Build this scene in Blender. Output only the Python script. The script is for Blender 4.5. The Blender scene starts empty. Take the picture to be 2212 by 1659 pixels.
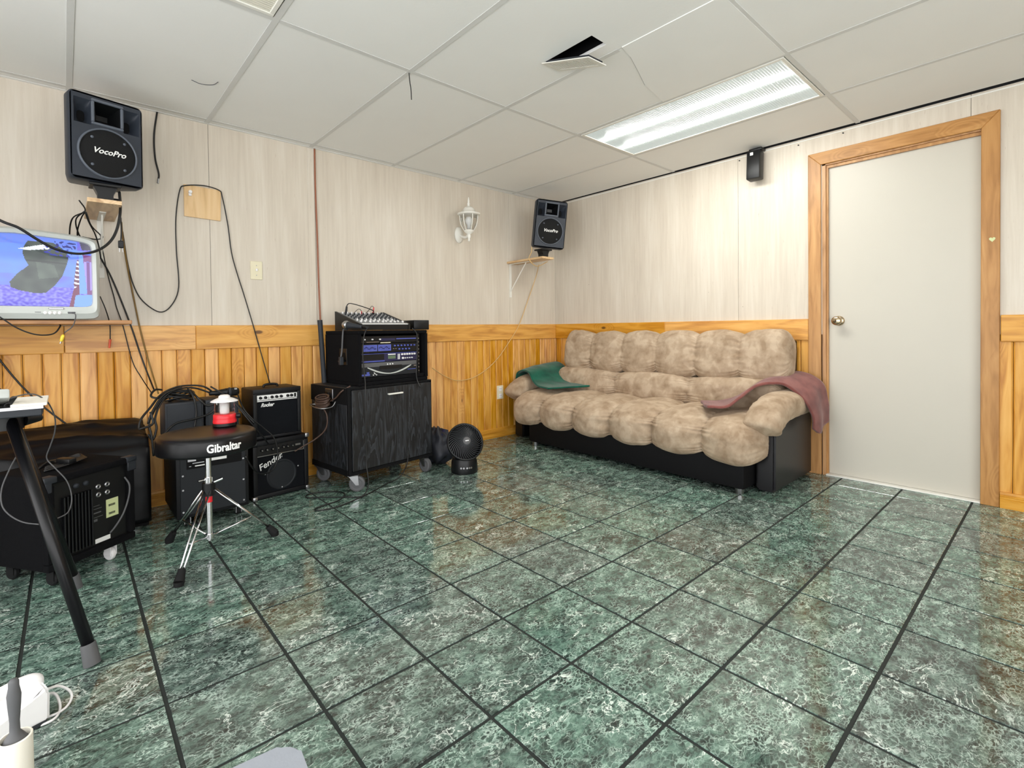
import bpy, bmesh, math, random
from mathutils import Vector, Matrix, Euler, noise
random.seed(7)
PI = math.pi
scene = bpy.context.scene
COL = scene.collection

# ------------------------------------------------------------------ camera, world, exposure
CAM = Vector((-3.6407, -3.3395, 0.9584))
F_PX, PX, PY = 1074.03, 1086.43, 727.16
YAW, PITCH, ROLL = 0.7227, -0.0153, -0.0119
_f = Vector((math.sin(YAW)*math.cos(PITCH), math.cos(YAW)*math.cos(PITCH), math.sin(PITCH)))
_r = Vector((math.cos(YAW), -math.sin(YAW), 0))
_u = _r.cross(_f)
FW = _f
RT = _r*math.cos(ROLL)+_u*math.sin(ROLL)
UP = _u*math.cos(ROLL)-_r*math.sin(ROLL)
cam_d = bpy.data.cameras.new('camera'); cam = bpy.data.objects.new('camera', cam_d); COL.objects.link(cam)
cam.matrix_world = Matrix(((RT.x, UP.x, -FW.x, CAM.x), (RT.y, UP.y, -FW.y, CAM.y), (RT.z, UP.z, -FW.z, CAM.z), (0, 0, 0, 1)))
cam_d.sensor_fit = 'HORIZONTAL'; cam_d.sensor_width = 36.0
cam_d.lens = F_PX/2212*36.0
cam_d.shift_x = (1106-PX)/2212; cam_d.shift_y = (PY-829.5)/2212
cam_d.clip_start = 0.02
scene.camera = cam
w = bpy.data.worlds.new('world'); scene.world = w; w.use_nodes = True
w.node_tree.nodes['Background'].inputs[0].default_value = (1.0, 1.0, 1.0, 1)
w.node_tree.nodes['Background'].inputs[1].default_value = 3.6
vs = scene.view_settings
vs.view_transform = 'Standard'; vs.look = 'None'; vs.gamma = 1.0; vs.use_curve_mapping = False
vs.exposure = 0.1
TUBE_MAIN = 108.0     # radiance of the fluorescent tubes of the fixture in view

# ------------------------------------------------------------------ helpers
def ray(x, y): return FW + RT*((x-PX)/F_PX) - UP*((y-PY)/F_PX)
def on(x, y, axis, val):
    d = ray(x, y); s = (val-CAM[axis])/d[axis]; return CAM+d*s
def atY(x, y, v=-0.012): return on(x, y, 1, v)
def atX(x, y, v=-0.012): return on(x, y, 0, v)
def atZ(x, y, v=0.0): return on(x, y, 2, v)
def project(p):
    d = Vector(p)-CAM; z = d.dot(FW)
    if z < 0.05: return None
    return PX+F_PX*d.dot(RT)/z, PY-F_PX*d.dot(UP)/z
def srgb(r, g, b):
    def c(v):
        v /= 255.0
        return v/12.92 if v <= 0.04045 else ((v+0.055)/1.055)**2.4
    return (c(r), c(g), c(b), 1.0)

MW = {}
def pm(parent):
    return MW.get(parent.name, Matrix.Identity(4)) if parent else Matrix.Identity(4)
def link(name, mesh, mat=None, parent=None, world=True, smooth=False, loc=None):
    if mat is not None and not mesh.materials: mesh.materials.append(mat)
    o = bpy.data.objects.new(name, mesh); COL.objects.link(o)
    M = pm(parent)
    if parent:
        o.parent = parent
        if world: mesh.transform(M.inverted())
    elif loc is not None:
        mesh.transform(Matrix.Translation(-Vector(loc))); o.location = loc
        M = Matrix.Translation(Vector(loc))
    MW[o.name] = M
    if smooth:
        for p in mesh.polygons: p.use_smooth = True
    return o
def obj(name, bm, mat=None, parent=None, world=True, smooth=False, loc=None, auto=False):
    me = bpy.data.meshes.new(name)
    bmesh.ops.recalc_face_normals(bm, faces=bm.faces)
    bm.to_mesh(me); bm.free()
    o = link(name, me, mat, parent, world, smooth or auto, loc)
    if auto:
        try: me.set_sharp_from_angle(angle=math.radians(38))
        except Exception: pass
    return o
def tag(o, label, cat, group=None):
    o['label'] = label; o['category'] = cat
    if group: o['group'] = group
    return o
def struct(o):
    o['kind'] = 'structure'; return o
def thing(name, label, cat, loc=(0, 0, 0), rotz=0.0, group=None, rot=None):
    o = bpy.data.objects.new(name, None); COL.objects.link(o)
    o.empty_display_size = 0.05
    o.location = loc
    e = Euler(rot) if rot else Euler((0, 0, rotz))
    o.rotation_euler = e
    MW[o.name] = Matrix.Translation(Vector(loc)) @ e.to_matrix().to_4x4()
    return tag(o, label, cat, group)
def B(): return bmesh.new()
def box(bm, c, s, bev=0.0, seg=1, M=None):
    r = bmesh.ops.create_cube(bm, size=1.0)
    vs_ = r['verts']
    bmesh.ops.scale(bm, vec=s, verts=vs_); bmesh.ops.translate(bm, vec=c, verts=vs_)
    if bev > 0:
        es = list({e for v in vs_ for e in v.link_edges})
        rr = bmesh.ops.bevel(bm, geom=es, offset=bev, segments=seg, profile=0.5, affect='EDGES', clamp_overlap=True)
        vs_ = list({v for f in rr['faces'] for v in f.verts} | {v for v in vs_ if v.is_valid})
        fs = {f for v in vs_ for f in v.link_faces}; vs_ = list({v for f in fs for v in f.verts})
    if M is not None: bmesh.ops.transform(bm, matrix=M, verts=vs_)
    return vs_
def bb(bm, x0, x1, y0, y1, z0, z1, bev=0.0, seg=1):
    return box(bm, ((x0+x1)/2, (y0+y1)/2, (z0+z1)/2), (abs(x1-x0), abs(y1-y0), abs(z1-z0)), bev, seg)
def frame(d):
    d = Vector(d).normalized()
    a = Vector((0, 0, 1)) if abs(d.z) < 0.9 else Vector((1, 0, 0))
    x = a.cross(d).normalized(); return x, d.cross(x)
def cyl(bm, p0, p1, r0, r1=None, n=14, caps=True):
    p0 = Vector(p0); p1 = Vector(p1); r1 = r0 if r1 is None else r1
    x, y = frame(p1-p0)
    A = [bm.verts.new(p0+(x*math.cos(2*PI*i/n)+y*math.sin(2*PI*i/n))*r0) for i in range(n)]
    C = [bm.verts.new(p1+(x*math.cos(2*PI*i/n)+y*math.sin(2*PI*i/n))*r1) for i in range(n)]
    for i in range(n):
        bm.faces.new((A[i], A[(i+1) % n], C[(i+1) % n], C[i]))
    if caps:
        bm.faces.new(A[::-1]); bm.faces.new(C)
    return A+C
def catmull(pts, k=6):
    P = [Vector(p) for p in pts]
    if len(P) < 3: return P
    out = []
    for i in range(len(P)-1):
        a = P[i-1] if i else P[0]*2-P[1]
        b, c = P[i], P[i+1]
        d = P[i+2] if i+2 < len(P) else P[-1]*2-P[-2]
        for j in range(k):
            t = j/k
            out.append(0.5*((2*b)+(c-a)*t+(2*a-5*b+4*c-d)*t*t+(3*b-a-3*c+d)*t**3))
    out.append(P[-1]); return out
def tube(bm, pts, r, n=6, k=6, smooth=True):
    P = catmull(pts, k) if smooth else [Vector(p) for p in pts]
    rings = []; x = None
    for i, p in enumerate(P):
        d = (P[min(i+1, len(P)-1)]-P[max(i-1, 0)])
        if d.length < 1e-9: d = Vector((0, 0, 1))
        d.normalize()
        if x is None: x, y = frame(d)
        else:
            x = (x-d*x.dot(d))
            if x.length < 1e-6: x, y = frame(d)
            x.normalize(); y = d.cross(x)
        rr = r(i/(len(P)-1)) if callable(r) else r
        rings.append([bm.verts.new(p+(x*math.cos(2*PI*j/n)+y*math.sin(2*PI*j/n))*rr) for j in range(n)])
    for a, b in zip(rings[:-1], rings[1:]):
        for j in range(n): bm.faces.new((a[j], a[(j+1) % n], b[(j+1) % n], b[j]))
    bm.faces.new(rings[0][::-1]); bm.faces.new(rings[-1])
def lathe(bm, prof, n=28, c=(0, 0, 0), axis='Z', M=None, cap=True):
    c = Vector(c); rings = []; allv = []
    for (r, z) in prof:
        ring = []
        for i in range(n):
            a = 2*PI*i/n
            v = Vector((r*math.cos(a), r*math.sin(a), z))
            if axis == 'Y': v = Vector((v.x, -v.z, v.y))
            if axis == 'X': v = Vector((-v.z, v.x, v.y))
            v = c+v
            if M is not None: v = M @ v
            ring.append(bm.verts.new(v))
        rings.append(ring); allv += ring
    for a, b in zip(rings[:-1], rings[1:]):
        for j in range(n): bm.faces.new((a[j], a[(j+1) % n], b[(j+1) % n], b[j]))
    if cap:
        bm.faces.new(rings[0][::-1]); bm.faces.new(rings[-1])
    return allv
def grid(bm, fn, nu, nv, cu=False, cv=False):
    V = [[bm.verts.new(fn(i/(nu if cu else nu-1), j/(nv if cv else nv-1))) for j in range(nv)] for i in range(nu)]
    for i in range(nu if cu else nu-1):
        for j in range(nv if cv else nv-1):
            bm.faces.new((V[i][j], V[(i+1) % nu][j], V[(i+1) % nu][(j+1) % nv], V[i][(j+1) % nv]))
    return V
def prism(bm, poly, d, M=None):
    """poly: list of 3D points in one plane; d: extrusion vector"""
    d = Vector(d)
    P = [Vector(p) for p in poly]
    if M is not None: P = [M @ p for p in P]; d = M.to_3x3() @ d
    A = [bm.verts.new(p) for p in P]; C = [bm.verts.new(p+d) for p in P]
    n = len(P)
    bm.faces.new(A[::-1]); bm.faces.new(C)
    for i in range(n): bm.faces.new((A[i], A[(i+1) % n], C[(i+1) % n], C[i]))
def ringframe(bm, w, h, t, d, y0, r=0.0):
    """rectangular frame in xz plane, centre origin, bar width t, from y0 back to y0+d"""
    for (cx, cz, sx, sz) in ((0, h/2-t/2, w, t), (0, -h/2+t/2, w, t), (-w/2+t/2, 0, t, h-2*t), (w/2-t/2, 0, t, h-2*t)):
        box(bm, (cx, y0+d/2, cz), (sx, d, sz), r)
def text(name, s, size, mat, parent, M, shear=0.0, ext=0.0012, weight=0.0, sx=1.0, world=False, bend=None):
    cu = bpy.data.curves.new(name, 'FONT'); cu.body = s; cu.size = size; cu.extrude = ext; cu.shear = shear
    cu.offset = weight; cu.align_x = 'CENTER'; cu.align_y = 'CENTER'; cu.resolution_u = 3
    to = bpy.data.objects.new(name+'_tmp', cu); COL.objects.link(to)
    dg = bpy.context.evaluated_depsgraph_get()
    me = bpy.data.meshes.new_from_object(to.evaluated_get(dg))
    bpy.data.objects.remove(to); bpy.data.curves.remove(cu)
    me.materials.clear()
    for v in me.vertices: v.co.x *= sx
    if bend:
        for v in me.vertices: v.co = Vector(bend(v.co))
    me.transform(M)
    return link(name, me, mat, parent, world)
# text lies in local xy facing +z; turn it to stand in the xz plane facing -y
STAND = Matrix.Rotation(PI/2, 4, 'X')
def cables(name, paths, r, mat, label, cat='cable', parent=None, group=None, k=6):
    if len(paths) > 1:      # several strands: one thing, each strand a part
        o = thing(name, label, cat, tuple(paths[0][0]), group=group)
        for p in paths:
            bm = B(); tube(bm, p, r, 6, k); obj('strand', bm, mat, o, smooth=True)
        return o
    bm = B(); tube(bm, paths[0], r, 6, k)
    return tag(obj(name, bm, mat, smooth=True, loc=paths[0][0]), label, cat, group)

# ------------------------------------------------------------------ materials
class NT:
    def __init__(s, name):
        s.m = bpy.data.materials.new(name); s.m.use_nodes = True
        s.t = s.m.node_tree; s.b = s.t.nodes['Principled BSDF']
    def n(s, typ, ins=None, **props):
        nd = s.t.nodes.new('ShaderNode'+typ)
        for k, v in props.items(): setattr(nd, k, v)
        for k, v in (ins or {}).items():
            sock = nd.inputs[k]
            if isinstance(v, bpy.types.NodeSocket): s.t.links.new(v, sock)
            else:
                try: sock.default_value = v
                except Exception: sock.default_value = tuple(v)[:3]
        return nd
    def math(s, op, a, b=None, c=None, clamp=False):
        nd = s.t.nodes.new('ShaderNodeMath'); nd.operation = op; nd.use_clamp = clamp
        for i, v in enumerate((a, b, c)):
            if v is None: continue
            if isinstance(v, bpy.types.NodeSocket): s.t.links.new(v, nd.inputs[i])
            else: nd.inputs[i].default_value = v
        return nd.outputs[0]
    def vmath(s, op, a, b=None):
        nd = s.t.nodes.new('ShaderNodeVectorMath'); nd.operation = op
        for i, v in enumerate((a, b)):
            if v is None: continue
            if isinstance(v, bpy.types.NodeSocket): s.t.links.new(v, nd.inputs[i])
            else: nd.inputs[i].default_value = v
        return nd.outputs[0]
    def ramp(s, fac, stops):
        nd = s.t.nodes.new('ShaderNodeValToRGB'); cr = nd.color_ramp
        while len(cr.elements) < len(stops): cr.elements.new(0.5)
        for e, (p, c) in zip(cr.elements, stops):
            e.position = p; e.color = c if len(c) == 4 else (*c, 1)
        s.t.links.new(fac, nd.inputs[0]); return nd.outputs[0]
    def mix(s, fac, a, b, mode='MIX'):
        nd = s.t.nodes.new('ShaderNodeMix'); nd.data_type = 'RGBA'; nd.blend_type = mode
        for k, v in ((0, fac), (6, a), (7, b)):
            if isinstance(v, bpy.types.NodeSocket): s.t.links.new(v, nd.inputs[k])
            else: nd.inputs[k].default_value = v
        return nd.outputs[2]
    def step(s, v, lo, hi):
        nd = s.t.nodes.new('ShaderNodeMapRange'); nd.interpolation_type = 'SMOOTHSTEP'
        s.t.links.new(v, nd.inputs[0]); nd.inputs[1].default_value = lo; nd.inputs[2].default_value = hi
        return nd.outputs[0]
    def set(s, **kw):
        for k, v in kw.items():
            k = k.replace('_', ' ')
            if isinstance(v, bpy.types.NodeSocket): s.t.links.new(v, s.b.inputs[k])
            else: s.b.inputs[k].default_value = v
        return s
    def bump(s, h, strength=0.3, dist=0.01):
        nd = s.n('Bump', {'Height': h, 'Strength': strength, 'Distance': dist}); s.t.links.new(nd.outputs[0], s.b.inputs['Normal'])
    def pos(s): return s.n('NewGeometry').outputs['Position']
    def objc(s): return s.n('TexCoord').outputs['Object']
    def rnd(s): return s.n('ObjectInfo').outputs['Random']

def plain(name, col, rough=0.5, metal=0.0, spec=0.5, var=0.12, scale=30.0, bump=0.0, bscale=200.0, coat=0.0, sheen=0.0):
    m = NT(name); p = m.pos()
    nz = m.n('TexNoise', {'Vector': p, 'Scale': scale, 'Detail': 4.0}).outputs[0]
    f = m.math('MULTIPLY_ADD', nz, 2*var, 1-var)
    hs = m.n('HueSaturation', {'Color': col, 'Value': f})
    m.set(Base_Color=hs.outputs[0], Roughness=rough, Metallic=metal)
    m.b.inputs['Specular IOR Level'].default_value = spec
    if coat: m.b.inputs['Coat Weight'].default_value = coat
    if sheen: m.b.inputs['Sheen Weight'].default_value = sheen; m.b.inputs['Sheen Roughness'].default_value = 0.4
    if bump:
        b = m.n('TexNoise', {'Vector': p, 'Scale': bscale, 'Detail': 3.0}).outputs[0]
        m.bump(b, bump, 0.003)
    return m.m

def wood(name, axis, light, mid, dark, rough=0.42, tint=0.5, knots=True, grain=1.0, spec=0.5):
    """knotty board, grain along axis ('X','Y','Z')"""
    m = NT(name); p = m.pos(); r = m.rnd()
    off = m.n('CombineXYZ', {'X': m.math('MULTIPLY', r, 41.0), 'Y': m.math('MULTIPLY', r, 23.0), 'Z': m.math('MULTIPLY', r, 67.0)}).outputs[0]
    p = m.vmath('ADD', p, off)
    sc = {'X': (1.0, 9.0, 9.0), 'Y': (9.0, 1.0, 9.0), 'Z': (9.0, 9.0, 1.0)}[axis]
    q = m.vmath('MULTIPLY', p, sc)
    # knots: sparse voronoi spots that bend the grain
    kq = m.vmath('MULTIPLY', p, {'X': (3.2, 7.0, 7.0), 'Y': (7.0, 3.2, 7.0), 'Z': (7.0, 7.0, 3.2)}[axis])
    vor = m.n('TexVoronoi', {'Vector': kq, 'Scale': 1.0}, feature='F1')
    kd = vor.outputs['Distance']
    kc = m.n('SeparateColor', {'Color': vor.outputs['Color']}).outputs[0]
    on_ = m.step(kc, 0.70, 0.73)
    knot = m.math('MULTIPLY', m.math('SUBTRACT', 1.0, m.step(kd, 0.05, 0.10)), on_)
    halo = m.math('MULTIPLY', m.math('SUBTRACT', 1.0, m.step(kd, 0.10, 0.42)), on_)
    wob = m.n('TexNoise', {'Vector': q, 'Scale': 0.7, 'Detail': 3.0, 'Distortion': 0.4}).outputs[0]
    arg = m.math('ADD', wob, m.math('MULTIPLY', halo, 0.35))
    rings = m.n('TexNoise', {'Vector': m.vmath('MULTIPLY', q, (2.2, 2.2, 2.2)), 'Scale': 1.4*grain, 'Detail': 5.0, 'Distortion': 0.8}).outputs[0]
    lines = m.math('FRACT', m.math('MULTIPLY', arg, 9.0))
    lines = m.math('ABSOLUTE', m.math('SUBTRACT', lines, 0.5))
    f = m.math('ADD', m.math('MULTIPLY', rings, 0.75), m.math('MULTIPLY', lines, 0.26))
    c = m.ramp(f, ((0.28, dark), (0.45, mid), (0.66, light)))
    c = m.mix(m.math('MULTIPLY', halo, 0.25 if knots else 0.0), c, dark)
    if knots: c = m.mix(m.math('MULTIPLY', knot, 0.85), c, srgb(78, 44, 20))
    v = m.math('MULTIPLY_ADD', r, tint, 1-tint/2)
    c = m.n('HueSaturation', {'Color': c, 'Value': v, 'Saturation': m.math('MULTIPLY_ADD', r, -0.2, 1.12)}).outputs[0]
    m.set(Base_Color=c, Roughness=rough); m.b.inputs['Specular IOR Level'].default_value = spec
    m.bump(rings, 0.12, 0.004)
    return m.m

def marble(name):
    m = NT(name); p = m.pos(); r = m.rnd()
    off = m.n('CombineXYZ', {'X': m.math('MULTIPLY', r, 53.0), 'Y': m.math('MULTIPLY', r, 31.0), 'Z': m.math('MULTIPLY', r, 11.0)}).outputs[0]
    p = m.vmath('ADD', p, off)
    # the print is drawn out along one diagonal
    p = m.n('Mapping', {'Vector': p, 'Rotation': (0, 0, 0.65), 'Scale': (1.0, 1.55, 1.0)}).outputs[0]
    wn = m.n('TexNoise', {'Vector': p, 'Scale': 16.0, 'Detail': 6.0, 'Roughness': 0.65})
    w1 = m.vmath('SUBTRACT', wn.outputs['Color'], (0.5, 0.5, 0.5))
    q = m.vmath('ADD', p, m.vmath('MULTIPLY', w1, (0.055, 0.055, 0.0)))
    base = m.n('TexNoise', {'Vector': q, 'Scale': 30.0, 'Detail': 7.0, 'Roughness': 0.62, 'Distortion': 0.5}).outputs[0]
    big = m.n('TexNoise', {'Vector': p, 'Scale': 8.0, 'Detail': 3.0}).outputs[0]
    f0 = m.math('ADD', m.math('MULTIPLY', base, 0.72), m.math('MULTIPLY', big, 0.28))
    col = m.ramp(f0, ((0.34, srgb(30, 37, 35)), (0.45, srgb(58, 74, 68)), (0.54, srgb(88, 114, 103)), (0.66, srgb(126, 154, 140))))
    def ridge(scale, lo, hi, det, dist, rough=0.6, src=None):
        nz = m.n('TexNoise', {'Vector': src or q, 'Scale': scale, 'Detail': det, 'Roughness': rough, 'Distortion': dist}).outputs[0]
        a = m.math('ABSOLUTE', m.math('SUBTRACT', nz, 0.5))
        return m.math('SUBTRACT', 1.0, m.step(a, lo, hi))
    v1 = ridge(5.5, 0.001, 0.010, 5.0, 0.6)
    v2 = ridge(34.0, 0.006, 0.040, 3.0, 0.8)
    v3 = m.n('TexVoronoi', {'Vector': q, 'Scale': 62.0}, feature='DISTANCE_TO_EDGE').outputs['Distance']
    v3 = m.math('SUBTRACT', 1.0, m.step(v3, 0.02, 0.11))
    d2 = ridge(12.0, 0.002, 0.014, 4.0, 1.0)
    mk = m.step(m.n('TexNoise', {'Vector': p, 'Scale': 13.0, 'Detail': 3.0}).outputs[0], 0.42, 0.62)
    mk2 = m.step(m.n('TexNoise', {'Vector': m.vmath('ADD', p, (7.3, 2.1, 4.0)), 'Scale': 15.0, 'Detail': 3.0}).outputs[0], 0.42, 0.62)
    mk3 = m.step(m.n('TexNoise', {'Vector': m.vmath('ADD', p, (1.3, 5.1, 9.0)), 'Scale': 5.0, 'Detail': 2.0}).outputs[0], 0.48, 0.60)
    col = m.mix(m.math('MULTIPLY', d2, 0.6), col, srgb(26, 38, 34))
    col = m.mix(m.math('MULTIPLY', m.math('MULTIPLY', v3, m.math('MULTIPLY_ADD', mk, 0.75, 0.2)), 0.62), col, srgb(184, 212, 198))
    col = m.mix(m.math('MULTIPLY', m.math('MULTIPLY', v2, 0.7), mk2), col, srgb(206, 230, 216))
    col = m.mix(m.math('MULTIPLY', m.math('MULTIPLY', v1, 0.95), mk3), col, srgb(232, 244, 234))
    hv = m.n('HueSaturation', {'Color': col, 'Value': m.math('MULTIPLY_ADD', r, 0.24, 0.76), 'Saturation': m.math('MULTIPLY_ADD', r, 0.35, 0.80)})
    m.set(Base_Color=hv.outputs[0], Roughness=0.2); m.b.inputs['Specular IOR Level'].default_value = 0.8
    sm = m.n('TexNoise', {'Vector': p, 'Scale': 3.0, 'Detail': 4.0}).outputs[0]
    m.set(Roughness=m.math('MULTIPLY_ADD', sm, 0.10, 0.04))
    m.bump(m.n('TexNoise', {'Vector': p, 'Scale': 60.0, 'Detail': 2.0}).outputs[0], 0.015, 0.004)
    return m.m

def wallpanel(name, axis):
    """whitewashed panelling: fine vertical streaks; axis = horizontal direction of the wall"""
    m = NT(name); p = m.pos()
    q = m.vmath('MULTIPLY', p, (60.0, 60.0, 3.0))
    n1 = m.n('TexNoise', {'Vector': q, 'Scale': 1.0, 'Detail': 5.0, 'Roughness': 0.6}).outputs[0]
    n2 = m.n('TexNoise', {'Vector': m.vmath('MULTIPLY', p, (9.0, 9.0, 1.1)), 'Scale': 1.0, 'Detail': 3.0}).outputs[0]
    n3 = m.n('TexNoise', {'Vector': m.vmath('MULTIPLY', p, (160.0, 160.0, 16.0)), 'Scale': 1.0, 'Detail': 2.0}).outputs[0]
    f = m.math('ADD', m.math('MULTIPLY', n1, 0.5), m.math('MULTIPLY', n2, 0.5))
    c = m.ramp(f, ((0.30, srgb(197, 186, 171)), (0.5, srgb(209, 199, 184)), (0.70, srgb(219, 211, 198))))
    sp = m.step(n3, 0.69, 0.76)
    c = m.mix(m.math('MULTIPLY', sp, 0.4), c, srgb(165, 140, 120))
    spots = m.n('TexVoronoi', {'Vector': p, 'Scale': 5.0}, feature='F1').outputs['Distance']
    c = m.mix(m.math('MULTIPLY', m.math('SUBTRACT', 1.0, m.step(spots, 0.012, 0.022)), 0.6), c, srgb(96, 78, 66))
    m.set(Base_Color=c, Roughness=0.34); m.b.inputs['Specular IOR Level'].default_value = 0.35
    m.bump(n1, 0.05, 0.002)
    return m.m

def suede(name):
    m = NT(name); p = m.pos()
    n1 = m.n('TexNoise', {'Vector': p, 'Scale': 11.0, 'Detail': 3.0, 'Roughness': 0.5, 'Distortion': 0.5}).outputs[0]
    n2 = m.n('TexNoise', {'Vector': p, 'Scale': 34.0, 'Detail': 3.0}).outputs[0]
    f = m.math('ADD', m.math('MULTIPLY', n1, 0.75), m.math('MULTIPLY', n2, 0.25))
    c = m.ramp(f, ((0.36, srgb(148, 126, 103)), (0.45, srgb(164, 143, 120)), (0.52, srgb(172, 151, 128)), (0.60, srgb(184, 164, 141))))
    m.set(Base_Color=c, Roughness=0.85); m.b.inputs['Specular IOR Level'].default_value = 0.15
    m.b.inputs['Sheen Weight'].default_value = 0.35; m.b.inputs['Sheen Roughness'].default_value = 0.4
    m.b.inputs['Sheen Tint'].default_value = srgb(225, 205, 180)
    wr = m.n('TexNoise', {'Vector': p, 'Scale': 26.0, 'Detail': 4.0, 'Distortion': 1.5}).outputs[0]
    m.bump(wr, 0.12, 0.010)
    return m.m

def fabric(name, col, dark):
    m = NT(name); p = m.pos()
    n1 = m.n('TexNoise', {'Vector': p, 'Scale': 14.0, 'Detail': 4.0}).outputs[0]
    c = m.ramp(n1, ((0.3, dark), (0.65, col)))
    m.set(Base_Color=c, Roughness=0.95); m.b.inputs['Specular IOR Level'].default_value = 0.1
    m.b.inputs['Sheen Weight'].default_value = 0.3
    m.bump(m.n('TexNoise', {'Vector': p, 'Scale': 400.0, 'Detail': 2.0}).outputs[0], 0.3, 0.003)
    return m.m

def blackwood(name):
    m = NT(name); p = m.pos()
    q = m.vmath('MULTIPLY', p, (11.0, 11.0, 1.6))
    n = m.n('TexNoise', {'Vector': q, 'Scale': 1.3, 'Detail': 4.0, 'Distortion': 1.2}).outputs[0]
    a = m.math('FRACT', m.math('MULTIPLY', n, 7.0))
    n2 = m.n('TexNoise', {'Vector': m.vmath('MULTIPLY', p, (90.0, 90.0, 5.0)), 'Scale': 1.0, 'Detail': 3.0}).outputs[0]
    f = m.math('ADD', m.math('MULTIPLY', a, 0.6), m.math('MULTIPLY', n2, 0.4))
    c = m.ramp(f, ((0.25, srgb(12, 13, 15)), (0.5, srgb(26, 28, 31)), (0.75, srgb(48, 51, 56))))
    m.set(Base_Color=c, Roughness=0.5)
    m.bump(f, 0.1, 0.003)
    return m.m

def glass(name, col=(1, 1, 1, 1), rough=0.02):
    m = NT(name)
    m.set(Base_Color=col, Roughness=rough); m.b.inputs['Transmission Weight'].default_value = 1.0
    m.b.inputs['IOR'].default_value = 1.25
    nz = m.n('TexNoise', {'Scale': 20.0}).outputs[0]
    m.set(Roughness=m.math('MULTIPLY_ADD', nz, 0.05, rough))
    return m.m

def emitter(name, col, strength):
    m = NT(name)
    m.set(Base_Color=(0.8, 0.8, 0.8, 1)); m.b.inputs['Emission Color'].default_value = col
    m.b.inputs['Emission Strength'].default_value = strength
    return m.m

M_WALL = wallpanel('whitewashed_panelling', 'X')
M_CEIL = plain('ceiling_board', srgb(240, 240, 237), 0.75, spec=0.2, var=0.03, scale=3.0, bump=0.12, bscale=70)
M_TEE = plain('tee_bar_paint', srgb(216, 216, 213), 0.55, spec=0.3, var=0.03)
M_DARKVOID = plain('dark_void', srgb(24, 24, 26), 0.9)
W_L, W_M, W_D = srgb(236, 184, 108), srgb(222, 164, 86), srgb(192, 130, 62)
M_PLANK = wood('cedar_upright', 'Z', W_L, W_M, W_D, tint=0.26)
M_RAILX = wood('cedar_along_x', 'X', srgb(234, 182, 106), srgb(220, 163, 86), srgb(190, 132, 66), tint=0.14)
M_RAILY = wood('cedar_along_y', 'Y', srgb(234, 182, 106), srgb(220, 163, 86), srgb(190, 132, 66), tint=0.14)
M_CASEZ = wood('casing_upright', 'Z', srgb(200, 154, 100), srgb(184, 136, 84), srgb(160, 114, 66), tint=0.1, knots=False)
M_CASEY = wood('casing_along_y', 'Y', srgb(200, 154, 100), srgb(184, 136, 84), srgb(160, 114, 66), tint=0.1, knots=False)
M_BOARDY = wood('bare_board', 'Y', srgb(226, 198, 158), srgb(208, 174, 130), srgb(176, 138, 96), tint=0.1, knots=False)
M_PLY = wood('plywood', 'Z', srgb(232, 202, 158), srgb(222, 186, 136), srgb(196, 156, 106), tint=0.05, knots=False, grain=0.6)
M_SHELF = wood('shelf_board', 'X', srgb(190, 142, 92), srgb(168, 120, 74), srgb(130, 88, 52), tint=0.05)
M_TILE = marble('green_marble_tile')
M_GROUT = plain('dark_grout', srgb(30, 36, 33), 0.8, var=0.2)
M_DOOR = plain('door_paint', srgb(198, 193, 181), 0.4, spec=0.4, var=0.02, scale=6)
M_WHITE = plain('white_paint', srgb(232, 230, 222), 0.45, var=0.03)
M_WHITEPL = plain('white_plastic', srgb(240, 238, 238), 0.3, var=0.02)
M_CREAM = plain('cream_plastic', srgb(226, 218, 188), 0.35, var=0.02)
M_BLACK = plain('black_plastic', srgb(14, 15, 17), 0.4, spec=0.35, var=0.1)
M_BLACKMAT = plain('black_matt', srgb(10, 10, 12), 0.75, spec=0.2, var=0.1)
M_TOLEX = plain('black_tolex', srgb(15, 16, 19), 0.5, spec=0.3, var=0.15, bump=0.35, bscale=420)
M_CARPET = plain('black_carpet', srgb(17, 17, 19), 0.95, spec=0.1, var=0.25, scale=120, bump=0.6, bscale=500)
M_SPK = plain('speaker_shell', srgb(46, 51, 60), 0.45, spec=0.35, var=0.1, bump=0.2, bscale=350)
M_SPKEDGE = plain('horn_rim', srgb(88, 94, 104), 0.45, spec=0.4, var=0.05)
M_GRILLE = plain('speaker_grille', srgb(11, 12, 14), 0.6, spec=0.3, var=0.3, scale=300, bump=0.8, bscale=700)
M_CLOTHBLACK = plain('grille_cloth', srgb(17, 19, 23), 0.9, spec=0.15, var=0.2, scale=300, bump=0.4, bscale=800)
M_GREYBOX = plain('dark_grey_plastic', srgb(44, 47, 52), 0.55, spec=0.3, var=0.06)
M_GREYMETAL = plain('grey_panel', srgb(30, 33, 37), 0.55, spec=0.3, var=0.06)
M_VINYL = plain('black_vinyl', srgb(12, 12, 15), 0.34, spec=0.32, var=0.1)
M_COVER = plain('dull_vinyl_cover', srgb(13, 13, 16), 0.42, spec=0.28, var=0.1)
M_CHROME = plain('chrome', srgb(216, 216, 218), 0.14, metal=1.0, var=0.03)
M_STEEL = plain('steel', srgb(176, 176, 178), 0.32, metal=1.0, var=0.05)
M_BRASS = plain('warm_nickel', srgb(196, 176, 146), 0.22, metal=1.0, var=0.05)
M_RUBBER = plain('black_rubber', srgb(18, 18, 19), 0.75, spec=0.3, var=0.15)
M_GREYRUB = plain('grey_rubber', srgb(88, 88, 90), 0.6, var=0.1)
M_CABLE = plain('black_cable', srgb(14, 14, 15), 0.45, var=0.1)
M_CABLEBR = plain('brown_cord', srgb(78, 58, 48), 0.55, var=0.15)
M_CABLETAN = plain('tan_wire', srgb(214, 178, 118), 0.45, var=0.1)
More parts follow.
